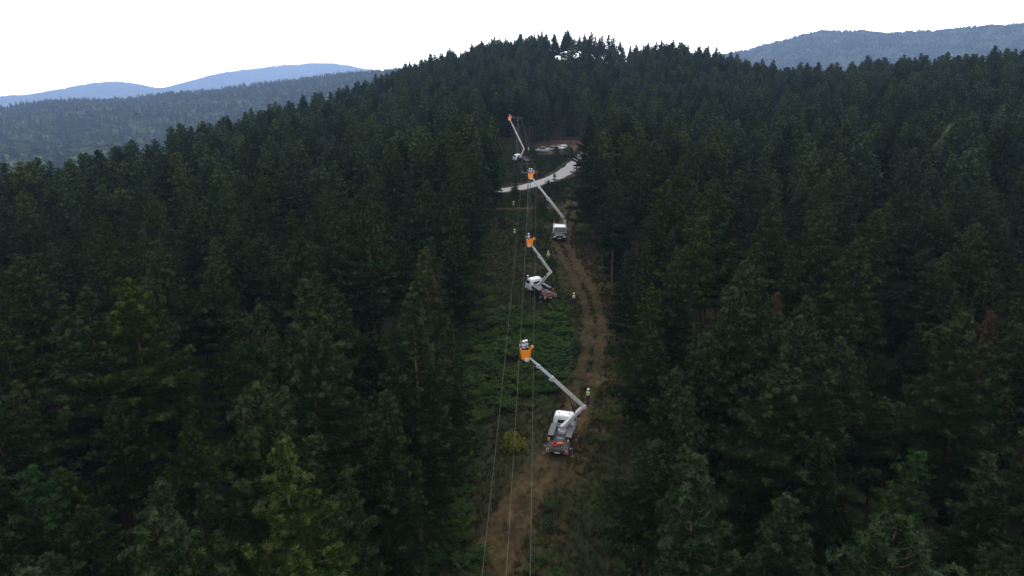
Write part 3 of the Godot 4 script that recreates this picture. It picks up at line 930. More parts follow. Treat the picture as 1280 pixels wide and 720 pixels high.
	xs = []; cs = []
	for k in 60000:
		var f := 22.0 + 226.0 * pow(rng.randf(), 1.35)
		var x := rng.randf_range(-11.0, 24.0)
		if cleared(x, f) < -2.5: continue
		var d := x - track_x(f)
		if f < 162.0 and minf(absf(d + 0.95), absf(d - 0.95)) < 0.6: continue
		if f < 52.0 and absf(d) < 1.8 and rng.randf() < 0.7: continue
		if absf(f - 146.5 - 0.1 * x) < 1.2: continue
		if x > 9.0 and f > 231.0: continue
		if f > 150.0 and absf(x - 16.5 - (f - 203.0) * 0.31) < 4.5 and f > 190.0: continue
		if f > 160.0 and f < 196.0 and absf(f - (170.6 + maxf(x, 0.0) * 1.5 + minf(x, 0.0) * 0.3)) < 6.0: continue
		if soft.get_noise_2d(x * 3.0, f * 2.2) > 0.35 and rng.randf() < 0.7: continue
		var s := rng.randf_range(0.6, 1.5) * (0.8 + f / 300.0)
		xs.append(Transform3D(Basis(Vector3.UP, rng.randf() * TAU).scaled(Vector3.ONE * s), at(x, f, 0.05)))
		var dryness := clampf(0.5 + soft.get_noise_2d(x * 3.0 + 30.0, f * 2.2) + rng.randf_range(-0.3, 0.3), 0.0, 1.0)
		cs.append(Color(lerpf(0.75, 1.7, dryness), lerpf(0.9, 1.3, dryness), 1.0))
	var gr := copies("grass", gm, xs, cs, self)
	gr.set_meta("kind", "stuff"); gr.set_meta("label", "rough short grass growing over the cleared strip"); gr.set_meta("category", "grass")

# ---------------------------------------------------------------- people
class Nets: # surface nets over a smooth union of tapered capsules
	static func skin(out: MB, bones: Array, cell: float, k: float, grow := 0.0, low := -1e9, high := 1e9) -> void:
		var lo := Vector3.ONE * 1e9
		var hi := -lo
		for b in bones:
			var rr := Vector3.ONE * (maxf(b[2], b[3]) + grow + cell * 3.0)
			lo = lo.min(b[0] - rr).min(b[1] - rr)
			hi = hi.max(b[0] + rr).max(b[1] + rr)
		var nx := int((hi.x - lo.x) / cell) + 2
		var ny := int((hi.y - lo.y) / cell) + 2
		var nz := int((hi.z - lo.z) / cell) + 2
		var fd := PackedFloat32Array()
		fd.resize(nx * ny * nz)
		fd.fill(1.0)
		var own := PackedInt32Array()
		own.resize(nx * ny * nz)
		var best := fd.duplicate()
		for bi in bones.size():
			var b: Array = bones[bi]
			var a: Vector3 = b[0]
			var ab: Vector3 = b[1] - b[0]
			var l2 := maxf(ab.length_squared(), 1e-9)
			var ra: float = b[2] + grow
			var rb: float = b[3] + grow
			var m := maxf(ra, rb) + k + cell * 2.0
			var p0: Vector3 = (a.min(b[1]) - Vector3.ONE * m - lo) / cell
			var p1: Vector3 = (a.max(b[1]) + Vector3.ONE * m - lo) / cell
			for z in range(maxi(int(p0.z), 0), mini(int(p1.z) + 1, nz - 1) + 1):
				for y in range(maxi(int(p0.y), 0), mini(int(p1.y) + 1, ny - 1) + 1):
					for x in range(maxi(int(p0.x), 0), mini(int(p1.x) + 1, nx - 1) + 1):
						var p := lo + Vector3(x, y, z) * cell - a
						var t := clampf(p.dot(ab) / l2, 0.0, 1.0)
						var d := (p - ab * t).length() - lerpf(ra, rb, t)
						var i := x + nx * (y + ny * z)
						if d < best[i]:
							best[i] = d; own[i] = bi
						var h := clampf(0.5 + 0.5 * (fd[i] - d) / k, 0.0, 1.0)
						fd[i] = lerpf(fd[i], d, h) - k * h * (1.0 - h)
		if low > -1e8 or high < 1e8:
			for z in nz:
				for y in ny:
					var py := lo.y + y * cell
					var cut := maxf(low - py, py - high)
					for x in nx:
						var i := x + nx * (y + ny * z)
						fd[i] = maxf(fd[i], cut)
		var vid := PackedInt32Array()
		vid.resize(nx * ny * nz)
		vid.fill(-1)
		var vs := PackedVector3Array()
		var ns := PackedVector3Array()
		var cs := PackedColorArray()
		var step := [0, 1, nx, nx + 1, nx * ny, nx * ny + 1, nx * ny + nx, nx * ny + nx + 1]
		var edges := [[0, 1], [2, 3], [4, 5], [6, 7], [0, 2], [1, 3], [4, 6], [5, 7], [0, 4], [1, 5], [2, 6], [3, 7]]
		for z in nz - 1:
			for y in ny - 1:
				for x in nx - 1:
					var i := x + nx * (y + ny * z)
					var neg := 0
					for s in step:
						if fd[i + s] < 0.0: neg += 1
					if neg == 0 or neg == 8: continue
					var sum := Vector3.ZERO
					var cnt := 0
					for e in edges:
						var f0 := fd[i + step[e[0]]]
						var f1 := fd[i + step[e[1]]]
						if (f0 < 0.0) == (f1 < 0.0): continue
						var t := f0 / (f0 - f1)
						var q0 := Vector3(e[0] & 1, (e[0] >> 1) & 1, e[0] >> 2)
						var q1 := Vector3(e[1] & 1, (e[1] >> 1) & 1, e[1] >> 2)
						sum += q0.lerp(q1, t); cnt += 1
					vid[i] = vs.size()
					vs.append(lo + (Vector3(x, y, z) + sum / cnt) * cell)
					ns.append(Vector3(fd[i + 1] - fd[i], fd[i + nx] - fd[i], fd[i + nx * ny] - fd[i]).normalized())
					var col: Color = bones[own[i]][4]
					cs.append(col)
		for z in range(1, nz - 1):
			for y in range(1, ny - 1):
				for x in range(1, nx - 1):
					var i := x + nx * (y + ny * z)
					for ax in 3:
						var o: int = [1, nx, nx * ny][ax]
						if (fd[i] < 0.0) == (fd[i + o] < 0.0): continue
						var u: int = [nx, nx * ny, 1][ax]
						var w: int = [nx * ny, 1, nx][ax]
						var q := [vid[i - u - w], vid[i - w], vid[i], vid[i - u]]
						if q.min() < 0: continue
						if fd[i] < 0.0: q.reverse()
						for e in [0, 1, 2, 0, 2, 3]:
							out.v.append(vs[q[e]]); out.n.append(ns[q[e]]); out.c.append(cs[q[e]])

func hand_bones(wrist: Vector3, dir: Vector3, palm_n: Vector3, side: float, curl: float, skin: Color) -> Array:
	var across := dir.cross(palm_n).normalized() * side
	var out := []
	var knuckle := wrist + dir * 0.095
	out.append([wrist + across * 0.018 + dir * 0.012, knuckle + across * 0.026, 0.018, 0.014, skin])
	out.append([wrist - across * 0.018 + dir * 0.012, knuckle - across * 0.026, 0.018, 0.014, skin])
	for k in 4:
		var base := knuckle + across * (0.033 - k * 0.022)
		var l: float = [0.072, 0.082, 0.076, 0.058][k]
		var d1 := (dir + palm_n * curl).normalized()
		var d2 := (dir * (1.0 - curl) + palm_n * curl * 1.8).normalized()
		var m := base + d1 * l * 0.55
		out.append([base, m, 0.0095, 0.0088, skin])
		out.append([m, m + d2 * l * 0.5, 0.0088, 0.0078, skin])
	var tb := wrist + dir * 0.03 + across * 0.03
	var tm := tb + (dir * 0.6 + across * 0.65 + palm_n * 0.3).normalized() * 0.042
	out.append([tb, tm, 0.013, 0.0105, skin])
	out.append([tm, tm + (dir * 0.9 + across * 0.1 + palm_n * 0.4).normalized() * 0.03, 0.0105, 0.009, skin])
	return out

# pose: elbow and wrist of each arm, forward lean; faces -z, feet at y = 0, 1.76 m with helmet
func make_person(pose: Dictionary, shirt: Color, legs: Color) -> Dictionary:
	var skin := Color(0.36, 0.22, 0.15)
	var boots := Color(0.018, 0.016, 0.015)
	var lean: Vector3 = pose.get("lean", Vector3.ZERO)
	var st: float = pose.get("stride", 0.06)
	var hip := Vector3(0, 0.92, 0)
	var chest := Vector3(0, 1.27, 0.0) + lean * 0.75
	var neck := Vector3(0, 1.43, 0.01) + lean
	var b := []
	b.append([hip + Vector3(-0.06, 0.03, 0), hip + Vector3(0.06, 0.03, 0), 0.125, 0.125, legs])
	b.append([hip + Vector3(0, 0.12, 0), chest, 0.125, 0.145, shirt])
	b.append([chest + Vector3(-0.08, 0.04, 0), chest + Vector3(0.08, 0.04, 0), 0.12, 0.12, shirt])
	b.append([neck + Vector3(-0.13, -0.04, 0), neck + Vector3(0.13, -0.04, 0), 0.065, 0.065, shirt])
	b.append([neck, neck + Vector3(0, 0.09, -0.015), 0.055, 0.052, skin])
	for s in [-1.0, 1.0]:
		var zz: float = st * s
		var knee := Vector3(s * 0.115, 0.50, -0.02 + zz * 0.8)
		var ank := Vector3(s * 0.125, 0.11, 0.03 + zz * 1.6)
		b.append([hip + Vector3(s * 0.09, -0.02, 0), knee, 0.092, 0.062, legs])
		b.append([knee, ank, 0.062, 0.046, legs])
		b.append([ank + Vector3(0, -0.05, 0.02), ank + Vector3(s * 0.03, -0.065, -0.15), 0.046, 0.042, boots])
		var sh := neck + Vector3(s * 0.185, -0.055, 0)
		var el: Vector3 = sh + (pose.left_elbow if s < 0 else pose.right_elbow) as Vector3
		var wr: Vector3 = el + (pose.left_wrist if s < 0 else pose.right_wrist) as Vector3
		b.append([sh, el, 0.062, 0.045, shirt])
		b.append([el, wr, 0.045, 0.033, shirt])
	var body := MB.new()
	Nets.skin(body, b, 0.03, 0.035)
	for s in [-1.0, 1.0]:
		var sh := neck + Vector3(s * 0.185, -0.055, 0)
		var el: Vector3 = sh + (pose.left_elbow if s < 0 else pose.right_elbow) as Vector3
		var wr: Vector3 = el + (pose.left_wrist if s < 0 else pose.right_wrist) as Vector3
		var d := (wr - el).normalized()
		var pn := (Vector3(-s, 0, -0.4) - d * d.dot(Vector3(-s, 0, -0.4))).normalized()
		Nets.skin(body, hand_bones(wr - d * 0.01, d, pn, 1.0, pose.get("curl", 0.35), skin), 0.0075, 0.008)
	# head: skull, jaw, nose, ears, eyes, hair at the nape
	var hd := neck + Vector3(0, 0.19, -0.02)
	var hair := Color(0.02, 0.015, 0.012)
	Nets.skin(body, [
		[hd + Vector3(0, 0.03, 0.015), hd + Vector3(0, 0.03, -0.012), 0.083, 0.08, skin],
		[hd + Vector3(0, -0.05, -0.03), hd + Vector3(0, -0.065, -0.055), 0.052, 0.04, skin],
		[hd + Vector3(0, 0.015, -0.09), hd + Vector3(0, -0.02, -0.108), 0.010, 0.014, skin],
		[hd + Vector3(-0.083, 0.005, 0.01), hd + Vector3(-0.083, -0.03, 0.005), 0.013, 0.010, skin],
		[hd + Vector3(0.083, 0.005, 0.01), hd + Vector3(0.083, -0.03, 0.005), 0.013, 0.010, skin],
		[hd + Vector3(-0.032, 0.018, -0.082), hd + Vector3(-0.028, 0.018, -0.082), 0.010, 0.010, hair],
		[hd + Vector3(0.032, 0.018, -0.082), hd + Vector3(0.028, 0.018, -0.082), 0.010, 0.010, hair],
		[hd + Vector3(-0.02, -0.052, -0.092), hd + Vector3(0.02, -0.052, -0.092), 0.007, 0.007, Color(0.25, 0.1, 0.08)],
		[hd + Vector3(-0.03, 0.0, 0.06), hd + Vector3(0.03, 0.0, 0.06), 0.045, 0.045, hair]], 0.011, 0.012)
	var vest := MB.new()
	Nets.skin(vest, [b[1], b[2], [neck + Vector3(-0.12, -0.05, 0), neck + Vector3(0.12, -0.05, 0), 0.066, 0.066, shirt]], 0.03, 0.04, 0.022, 0.93, neck.y + 0.01)
	var bands := MB.new()
	for y in [0.16, 0.29]:
		var c: Vector3 = hip + Vector3(0, y, 0) + lean * y * 1.2
		var ring0 := []
		var ring1 := []
		for k in 14:
			var t := TAU * k / 14.0
			var e := Vector3(cos(t) * (0.168 + y * 0.14), 0, sin(t) * 0.168)
			ring0.append(c + e); ring1.append(c + e + Vector3(0, 0.05, 0))
		bands.loft([ring0, ring1], false)
	var helmet := MB.new()
	var rings := []
	for k in 7:
		var t := float(k) / 6.0 * PI / 2.0
		var ring := []
		for j in 16:
			var a := TAU * j / 16.0
			ring.append(hd + Vector3(cos(a) * 0.118 * cos(t) + 0.0, 0.055 + 0.118 * sin(t), sin(a) * 0.135 * cos(t)))
		rings.append(ring)
	helmet.loft(rings, true)
	helmet.cbox(hd + Vector3(0, 0.06, -0.15), Vector3(0.17, 0.018, 0.07), 0.006)
	helmet.beam(hd + Vector3(0, 0.165, -0.1), hd + Vector3(0, 0.165, 0.1), 0.03, 0.02, 0.03, 0.02)
	return {"body": body.mesh(M.cloth), "vest": vest, "bands": bands, "helmet": helmet}

var people := {}

func person(which: String, label: String, xf: Transform3D, vest_mat, group: String) -> Node3D:
	var o := thing("person", label, "person", xf, group)
	var d: Dictionary = people[which]
	part(o, "body", d.body, null)
	part(o, "helmet", d.helmet_mesh, M.helmet)
	if vest_mat:
		var vv := part(o, "vest", d.vest_mesh, vest_mat)
		part(vv, "reflective_band", d.bands_mesh, M.silver)
	return o

func build_people_kit() -> void:
	var down := {"left_elbow": Vector3(-0.07, -0.28, 0.03), "right_elbow": Vector3(0.07, -0.28, 0.03), "left_wrist": Vector3(-0.01, -0.24, -0.08), "right_wrist": Vector3(0.01, -0.24, -0.08), "stride": 0.07}
	var hips := {"left_elbow": Vector3(-0.2, -0.2, 0.08), "right_elbow": Vector3(0.2, -0.2, 0.08), "left_wrist": Vector3(0.16, -0.15, -0.12), "right_wrist": Vector3(-0.16, -0.15, -0.12), "stride": 0.04}
	var work := {"left_elbow": Vector3(-0.12, -0.17, -0.19), "right_elbow": Vector3(0.12, -0.05, -0.25), "left_wrist": Vector3(0.06, 0.1, -0.22), "right_wrist": Vector3(-0.05, 0.18, -0.16), "lean": Vector3(0, -0.02, -0.07), "curl": 0.6}
	var reach := {"left_elbow": Vector3(-0.14, 0.02, -0.24), "right_elbow": Vector3(0.16, -0.2, -0.14), "left_wrist": Vector3(0.02, 0.16, -0.18), "right_wrist": Vector3(-0.02, 0.02, -0.25), "lean": Vector3(0.02, -0.03, -0.1), "curl": 0.6}
	var walk := {"left_elbow": Vector3(-0.07, -0.26, 0.12), "right_elbow": Vector3(0.07, -0.26, -0.12), "left_wrist": Vector3(0, -0.23, -0.04), "right_wrist": Vector3(0, -0.18, -0.16), "stride": 0.2}
	var navy := Color(0.022, 0.026, 0.04)
	people = {
		"stand": make_person(down, Color(0.09, 0.11, 0.10), navy),
		"hips": make_person(hips, Color(0.04, 0.05, 0.06), navy),
		"walk": make_person(walk, Color(0.30, 0.30, 0.29), Color(0.16, 0.16, 0.17)),
		"work": make_person(work, Color(0.34, 0.34, 0.38), navy),
		"reach": make_person(reach, Color(0.22, 0.24, 0.33), navy)}
	for k in people:
		for q in ["vest", "bands", "helmet"]: people[k][q + "_mesh"] = people[k][q].mesh()

# ---------------------------------------------------------------- bucket truck
# local axes: forward -z, origin on the ground under the middle; s counts from the tail
func wheel(parent: Node3D, c: Vector3, r: float, w: float) -> void:
	var o := Node3D.new()
	o.name = "wheel"
	parent.add_child(o, true)
	o.position = c
	var t := MB.new()
	var rings := []
	for p in [[-w / 2, r * 0.62], [-w / 2, r * 0.92], [-w * 0.36, r], [w * 0.36, r], [w / 2, r * 0.92], [w / 2, r * 0.62]]:
		var ring := []
		for k in 20: ring.append(Vector3(p[0], cos(TAU * k / 20.0) * p[1], sin(TAU * k / 20.0) * p[1]))
		rings.append(ring)
	t.loft(rings, false)
	part(o, "tyre", t, M.rubber)
	var d := MB.new()
	for k in [-1.0, 1.0]:
		d.tube(Vector3(k * w * 0.28, 0, 0), Vector3(k * w * 0.4, 0, 0), r * 0.63, r * 0.58, 16)
		d.tube(Vector3(k * w * 0.4, 0, 0), Vector3(k * w * 0.52, 0, 0), r * 0.2, r * 0.16, 10)
	part(o, "rim", d, M.steel)

func bucket_truck(label: String, xf: Transform3D, L: float, W: float, Hc: float, big: bool, piv: Vector3, elbow, tip: Vector3, bucket_turn: float) -> Node3D:
	var o := thing("bucket_truck", label, "truck", xf, "bucket trucks working along the line")
	var inv := xf.affine_inverse()
	var P := func(x: float, y: float, s: float) -> Vector3: return Vector3(x, y, L / 2.0 - s)
	var k := Hc / 2.25
	var cab0 := L - 1.75 * k      # rear wall of the cab
	var deck := 0.98 * k
	var wr := 0.37 * k if not big else 0.46
	var hw := W / 2.0
	# chassis
	var m := MB.new()
	for s in [-1.0, 1.0]: m.box(P.call(s * 0.38, 0.66 * k, L * 0.47), Vector3(0.12, 0.2, L * 0.9))
	for q in [0.12, 0.35, 0.6]: m.box(P.call(0, 0.66 * k, L * q), Vector3(0.9, 0.14, 0.12))
	m.tube(P.call(-hw + 0.25, wr, L * 0.24), P.call(hw - 0.25, wr, L * 0.24), 0.07, 0.07, 8)
	m.tube(P.call(-hw + 0.25, wr, L - 0.9 * k), P.call(hw - 0.25, wr, L - 0.9 * k), 0.06, 0.06, 8)
	part(o, "chassis", m, M.black)
	for s in [-1.0, 1.0]:
		wheel(o, P.call(s * (hw - 0.22), wr, L * 0.24), wr, 0.4)
		if big: wheel(o, P.call(s * (hw - 0.22), wr, L * 0.24 + wr * 2.3), wr, 0.4)
		wheel(o, P.call(s * (hw - 0.16), wr, L - 0.9 * k), wr, 0.26)
		var g := MB.new()
		for q in 7:
			var a0 := PI * q / 7.0
			var a1 := PI * (q + 1) / 7.0
			var R := wr * 1.18
			var c: Vector3 = P.call(s * (hw - 0.22), wr, L * 0.24)
			g.hull8([c + Vector3(-0.22, sin(a0) * R, cos(a0) * R), c + Vector3(0.22, sin(a0) * R, cos(a0) * R), c + Vector3(0.22, sin(a1) * R, cos(a1) * R), c + Vector3(-0.22, sin(a1) * R, cos(a1) * R), c + Vector3(-0.22, sin(a0) * (R + 0.03), cos(a0) * (R + 0.03)), c + Vector3(0.22, sin(a0) * (R + 0.03), cos(a0) * (R + 0.03)), c + Vector3(0.22, sin(a1) * (R + 0.03), cos(a1) * (R + 0.03)), c + Vector3(-0.22, sin(a1) * (R + 0.03), cos(a1) * (R + 0.03))])
		part(o, "mudguard", g, M.black)
	# cab: rounded rings from sill to roof
	var rings := []
	for q in [[0.52, 0.97, 0.0, 1.70, 0.08], [0.60, 1.0, 0.0, 1.75, 0.10], [1.28, 1.0, 0.0, 1.72, 0.14], [1.42, 0.99, 0.0, 1.62, 0.16], [1.95, 0.92, 0.05, 1.30, 0.20], [2.12, 0.87, 0.10, 1.18, 0.24], [2.21, 0.78, 0.18, 1.06, 0.26], [2.25, 0.62, 0.32, 0.90, 0.24]]:
		var ring := []
		var xw: float = hw * 0.97 * q[1]
		var s0: float = cab0 + q[2] * k
		var s1: float = cab0 + q[3] * k
		var rr: float = q[4]
		for c in [[-1, 0], [1, 0], [1, 1], [-1, 1]]:
			for e in 4:
				var a := (e / 3.0) * PI / 2.0
				var ox := 0.0
				var os := 0.0
				if c == [-1, 0]: ox = rr * (1.0 - cos(a)); os = rr * (1.0 - sin(a))
				elif c == [1, 0]: ox = -rr * (1.0 - sin(a)); os = rr * (1.0 - cos(a))
				elif c == [1, 1]: ox = -rr * (1.0 - cos(a)); os = -rr * (1.0 - sin(a))
				else: ox = rr * (1.0 - sin(a)); os = -rr * (1.0 - cos(a))
				ring.append(P.call(c[0] * xw + ox, q[0] * k, (s0 if c[1] == 0 else s1) + os))
		rings.append(ring)
	m = MB.new()
	m.loft(rings)
	var cab := part(o, "cab", m, M.truck_white)
	# glass, a little proud of the shell
	m = MB.new()
	var gw := 0.915 if big else 0.84
	m.hull8([P.call(-hw * gw, 1.40 * k, cab0 + 1.62 * k), P.call(hw * gw, 1.40 * k, cab0 + 1.62 * k), P.call(hw * gw, 1.40 * k, cab0 + 1.665 * k), P.call(-hw * gw, 1.40 * k, cab0 + 1.665 * k), P.call(-hw * (gw - 0.09), 1.97 * k, cab0 + 1.26 * k), P.call(hw * (gw - 0.09), 1.97 * k, cab0 + 1.26 * k), P.call(hw * (gw - 0.09), 1.97 * k, cab0 + 1.315 * k), P.call(-hw * (gw - 0.09), 1.97 * k, cab0 + 1.315 * k)])
	part(cab, "windshield", m, M.glass)
	m = MB.new()
	m.cbox(P.call(0, 1.62 * k, cab0 + 0.0), Vector3(W * 0.52, 0.38 * k, 0.08), 0.03)
	part(cab, "rear_window", m, M.glass)
	for s in [-1.0, 1.0]:
		m = MB.new()
		var x0 := hw * 0.972
		m.hull8([P.call(s * (x0 - 0.04), 1.42 * k, cab0 + 0.45 * k), P.call(s * x0, 1.42 * k, cab0 + 0.45 * k), P.call(s * x0, 1.42 * k, cab0 + 1.42 * k), P.call(s * (x0 - 0.04), 1.42 * k, cab0 + 1.42 * k), P.call(s * (x0 - 0.11), 1.9 * k, cab0 + 0.45 * k), P.call(s * (x0 - 0.068), 1.9 * k, cab0 + 0.45 * k), P.call(s * (x0 - 0.068), 1.9 * k, cab0 + 1.16 * k), P.call(s * (x0 - 0.11), 1.9 * k, cab0 + 1.16 * k)])
		part(cab, "side_window", m, M.glass)
		m = MB.new()
		m.cbox(P.call(s * (hw * 0.972), 0.98 * k, cab0 + 0.95 * k), Vector3(0.02, 0.72 * k, 1.0 * k), 0.008)
		var door := part(cab, "door", m, M.truck_white)
		m = MB.new()
		m.cbox(P.call(s * (hw * 0.972 + 0.018), 1.22 * k, cab0 + 0.56 * k), Vector3(0.02, 0.035, 0.16), 0.006)
		part(door, "handle", m, M.black)
		m = MB.new()
		m.tube(P.call(s * hw * 0.94, 1.75 * k, cab0 + 1.36 * k), P.call(s * (hw + 0.2), 1.7 * k, cab0 + 1.5 * k), 0.018, 0.018, 6)
		m.cbox(P.call(s * (hw + 0.2), 1.6 * k, cab0 + 1.5 * k), Vector3(0.2, 0.36, 0.1), 0.03)
		part(cab, "mirror", m, M.black)
		m = MB.new()
		m.cbox(P.call(s * hw * 0.72, 0.74 * k, cab0 + (1.79 if big else 1.755) * k), Vector3(W * 0.17, 0.17 * k, 0.08), 0.03)
		part(cab, "headlight", m, M.lens)
	m = MB.new()
	m.cbox(P.call(0, 0.92 * k, cab0 + (1.79 if big else 1.745) * k), Vector3(W * 0.72, 0.1 * k, 0.05), 0.015)
	if big:
		var face := MB.new()
		face.cbox(P.call(0, 0.99 * k, cab0 + 1.755 * k), Vector3(W * 0.95, 0.80 * k, 0.08), 0.03)
		part(cab, "front_panel", face, M.black)
	for q in 3: m.cbox(P.call(0, (1.05 + q * 0.085) * k, cab0 + ((1.785 if big else 1.735) - q * 0.004) * k), Vector3(W * 0.72, 0.045 * k, 0.05), 0.012)
	part(cab, "grille", m, M.chrome if big else M.black)
	m = MB.new()
	m.cbox(P.call(0, 0.5 * k, cab0 + (1.76 if big else 1.73) * k), Vector3(W * 0.97, 0.26 * k, 0.2), 0.05)
	part(o, "front_bumper", m, M.black if big else M.truck_white)
	m = MB.new()
	m.cbox(P.call(0, 0.5 * k, cab0 + (1.76 if big else 1.73) * k + 0.108), Vector3(0.52, 0.12, 0.012), 0.003)
	part(o, "number_plate", m, M.white)
	if big:
		m = MB.new()
		m.cbox(P.call(0, 2.12 * k, cab0 + 1.30 * k), Vector3(W * 0.86, 0.10 * k, 0.26 * k), 0.04, Basis(Vector3.RIGHT, -0.35))
		part(cab, "sun_visor", m, M.truck_white)
		m = MB.new()
		m.cbox(P.call(0, 1.33 * k, cab0 + 1.73 * k), Vector3(0.3, 0.09, 0.04), 0.02)
		part(cab, "badge", m, M.chrome)
	# amber beacons on the cab roof
	for s in [-1.0, 1.0]:
		m = MB.new()
		m.tube(P.call(s * 0.5, 2.2 * k, cab0 + 0.45 * k), P.call(s * 0.5, 2.36 * k, cab0 + 0.45 * k), 0.07, 0.05, 10)
		part(cab, "beacon", m, M.amber)
	# load deck with tread and headboard
	m = MB.new()
	m.cbox(P.call(0, deck, (cab0 - 0.05) / 2.0 + 0.05), Vector3(W * 0.92, 0.1, cab0 - 0.25), 0.02)
	for q in int((cab0 - 0.5) / 0.45): m.box(P.call(0, deck + 0.058, 0.4 + q * 0.45), Vector3(W * 0.40, 0.02, 0.06))
	part(o, "deck", m, M.deck)
	m = MB.new()
	m.cbox(P.call(0, deck + 0.36, cab0 - 0.12), Vector3(W * 0.82, 0.06, 0.05), 0.012)
	for s in [-0.4, -0.13, 0.13, 0.4]: m.cbox(P.call(s * W, deck + 0.2, cab0 - 0.12), Vector3(0.05, 0.36, 0.05), 0.01)
	part(o, "headboard", m, M.black)
	# side lockers with two lids each
	for s in [-1.0, 1.0]:
		var a := 1.35 * L / 5.6
		var b := cab0 - 0.22
		m = MB.new()
		m.cbox(P.call(s * (hw - 0.27), deck + 0.27, (a + b) / 2.0), Vector3(0.5, 0.44, b - a), 0.02)
		var lock := part(o, "locker", m, M.black)
		for q in 2:
			m = MB.new()
			var mid := lerpf(a, b, 0.25 + q * 0.5)
			m.cbox(P.call(s * (hw - 0.26), deck + 0.52, mid), Vector3(0.58, 0.05, (b - a) / 2.0 - 0.03), 0.015, Basis(Vector3.BACK, -s * 0.12))
			part(lock, "lid", m, M.lid)
			m = MB.new()
			m.cbox(P.call(s * (hw - 0.01), deck + 0.36, mid), Vector3(0.03, 0.05, 0.16), 0.008)
			part(lock, "latch", m, M.steel)
	# tail: cross board, lamps, striped plates, bumper
	m = MB.new()
	m.cbox(P.call(0, 0.84 * k, 0.06), Vector3(W, 0.34, 0.06), 0.015)
	var tail := part(o, "tail_board", m, M.tail_grey)
	for s in [-1.0, 1.0]:
		for q in 4:
			m = MB.new()
			m.box(P.call(s * (hw - 0.07 - q * 0.075), 0.84 * k, 0.027), Vector3(0.06, 0.26, 0.012), Basis(Vector3.BACK, s * 0.35))
			part(tail, "warning_stripe", m, M.red if q % 2 == 0 else M.white)
		m = MB.new()
		m.cbox(P.call(s * (hw - 0.26), 0.56 * k, 0.03), Vector3(0.46, 0.15, 0.07), 0.02)
		part(o, "tail_light", m, M.tail_red)
		m = MB.new()
		m.cbox(P.call(s * (hw - 0.12), 0.56 * k, -0.012), Vector3(0.12, 0.1, 0.02), 0.008)
		part(o, "turn_signal", m, M.amber)
		m = MB.new()
		m.tube(P.call(s * (hw - 0.2), deck + 0.05, 0.72), P.call(s * (hw - 0.2), deck + 0.42, 0.72), 0.03, 0.03, 6)
		var post := part(o, "lamp_post", m, M.black)
		m = MB.new()
		m.tube(P.call(s * (hw - 0.2), deck + 0.42, 0.72), P.call(s * (hw - 0.2), deck + 0.62, 0.72), 0.10, 0.075, 10)
		part(post, "beacon", m, M.amber)
		for st in [0.62, cab0 - 0.35]: # outriggers down on their pads
			m = MB.new()
			m.cbox(P.call(s * (hw + 0.10), 0.72 * k, st), Vector3(0.3, 0.12, 0.12), 0.02)
			m.tube(P.call(s * (hw + 0.22), 0.85 * k, st), P.call(s * (hw + 0.22), 0.06, st), 0.055, 0.045, 8)
			m.tube(P.call(s * (hw + 0.22), 0.08, st), P.call(s * (hw + 0.22), -0.02, st), 0.05, 0.17, 10)
			part(o, "outrigger", m, M.steel_dark)
	m = MB.new()
	m.cbox(P.call(0, 0.56 * k, 0.06), Vector3(W * 0.98, 0.12, 0.1), 0.02)
	part(o, "rear_bumper", m, M.black)
	m = MB.new()
	m.cbox(P.call(0, 0.56 * k, -0.004), Vector3(0.5, 0.11, 0.012), 0.003)
	part(o, "number_plate", m, M.white)
	# turret and boom (points given in world space)
	var pv := inv * piv
	var tp := inv * tip
	var up := inv.basis * Vector3.UP
	m = MB.new()
	m.tube(Vector3(pv.x, deck + 0.05, pv.z), Vector3(pv.x, deck + 0.28, pv.z), 0.46, 0.42, 16)
	m.tube(Vector3(pv.x, deck + 0.28, pv.z), Vector3(pv.x, pv.y - 0.1, pv.z), 0.34, 0.26, 12)
	var turret := part(o, "turret", m, M.boom_grey)
	var root := pv
	var line := (tp - pv)
	var flat := (line - up * line.dot(up)).normalized()
	var sd := flat.cross(up)
	m = MB.new()
	for s in [-1.0, 1.0]: m.cbox(pv + sd * s * 0.22, Vector3(0.06, 0.44, 0.44), 0.04, Basis(sd, up, sd.cross(up)))
	part(turret, "yoke", m, M.boom_grey)
	if elbow != null:
		var el: Vector3 = inv * (elbow as Vector3)
		var ax := (el - pv).normalized()
		m = MB.new()
		m.beam(pv - ax * 0.15, el + ax * 0.12, 0.34, 0.40, 0.30, 0.34, up)
		var arm := part(o, "lower_arm", m, M.boom_white)
		m = MB.new()
		var ls := ax.cross(up).normalized()
		m.tube(el - ls * 0.27, el + ls * 0.27, 0.2, 0.2, 14)
		part(arm, "elbow_joint", m, M.boom_white)
		m = MB.new()
		m.tube(pv - up * 0.15 + flat * 0.25, pv.lerp(el, 0.55) + flat * 0.2, 0.075, 0.075, 8)
		m.tube(pv.lerp(el, 0.55) + flat * 0.2, el - up * 0.22, 0.04, 0.04, 8)
		part(arm, "hydraulic_cylinder", m, M.steel_dark)
		root = el
	var dir := (tp - root).normalized()
	var len := (tp - root).length()
	var thick := 1.25 if big else 1.0
	var q0 := root - dir * 0.2
	var q1 := root + dir * len * (0.5 if big else 0.56)
	var q2 := root + dir * len * (0.76 if big else 0.79)
	var q3 := root + dir * (len - 0.42)
	var bs := dir.cross(up).normalized()
	var bu := bs.cross(dir)
	m = MB.new()
	m.beam(q0, q1, 0.30 * thick, 0.38 * thick, 0.27 * thick, 0.34 * thick, up)
	var boom := part(o, "boom", m, M.boom_white)
	m = MB.new()
	m.beam(q1 - dir * 0.16, q1 + dir * 0.06, 0.33 * thick, 0.42 * thick, 0.33 * thick, 0.42 * thick, up)
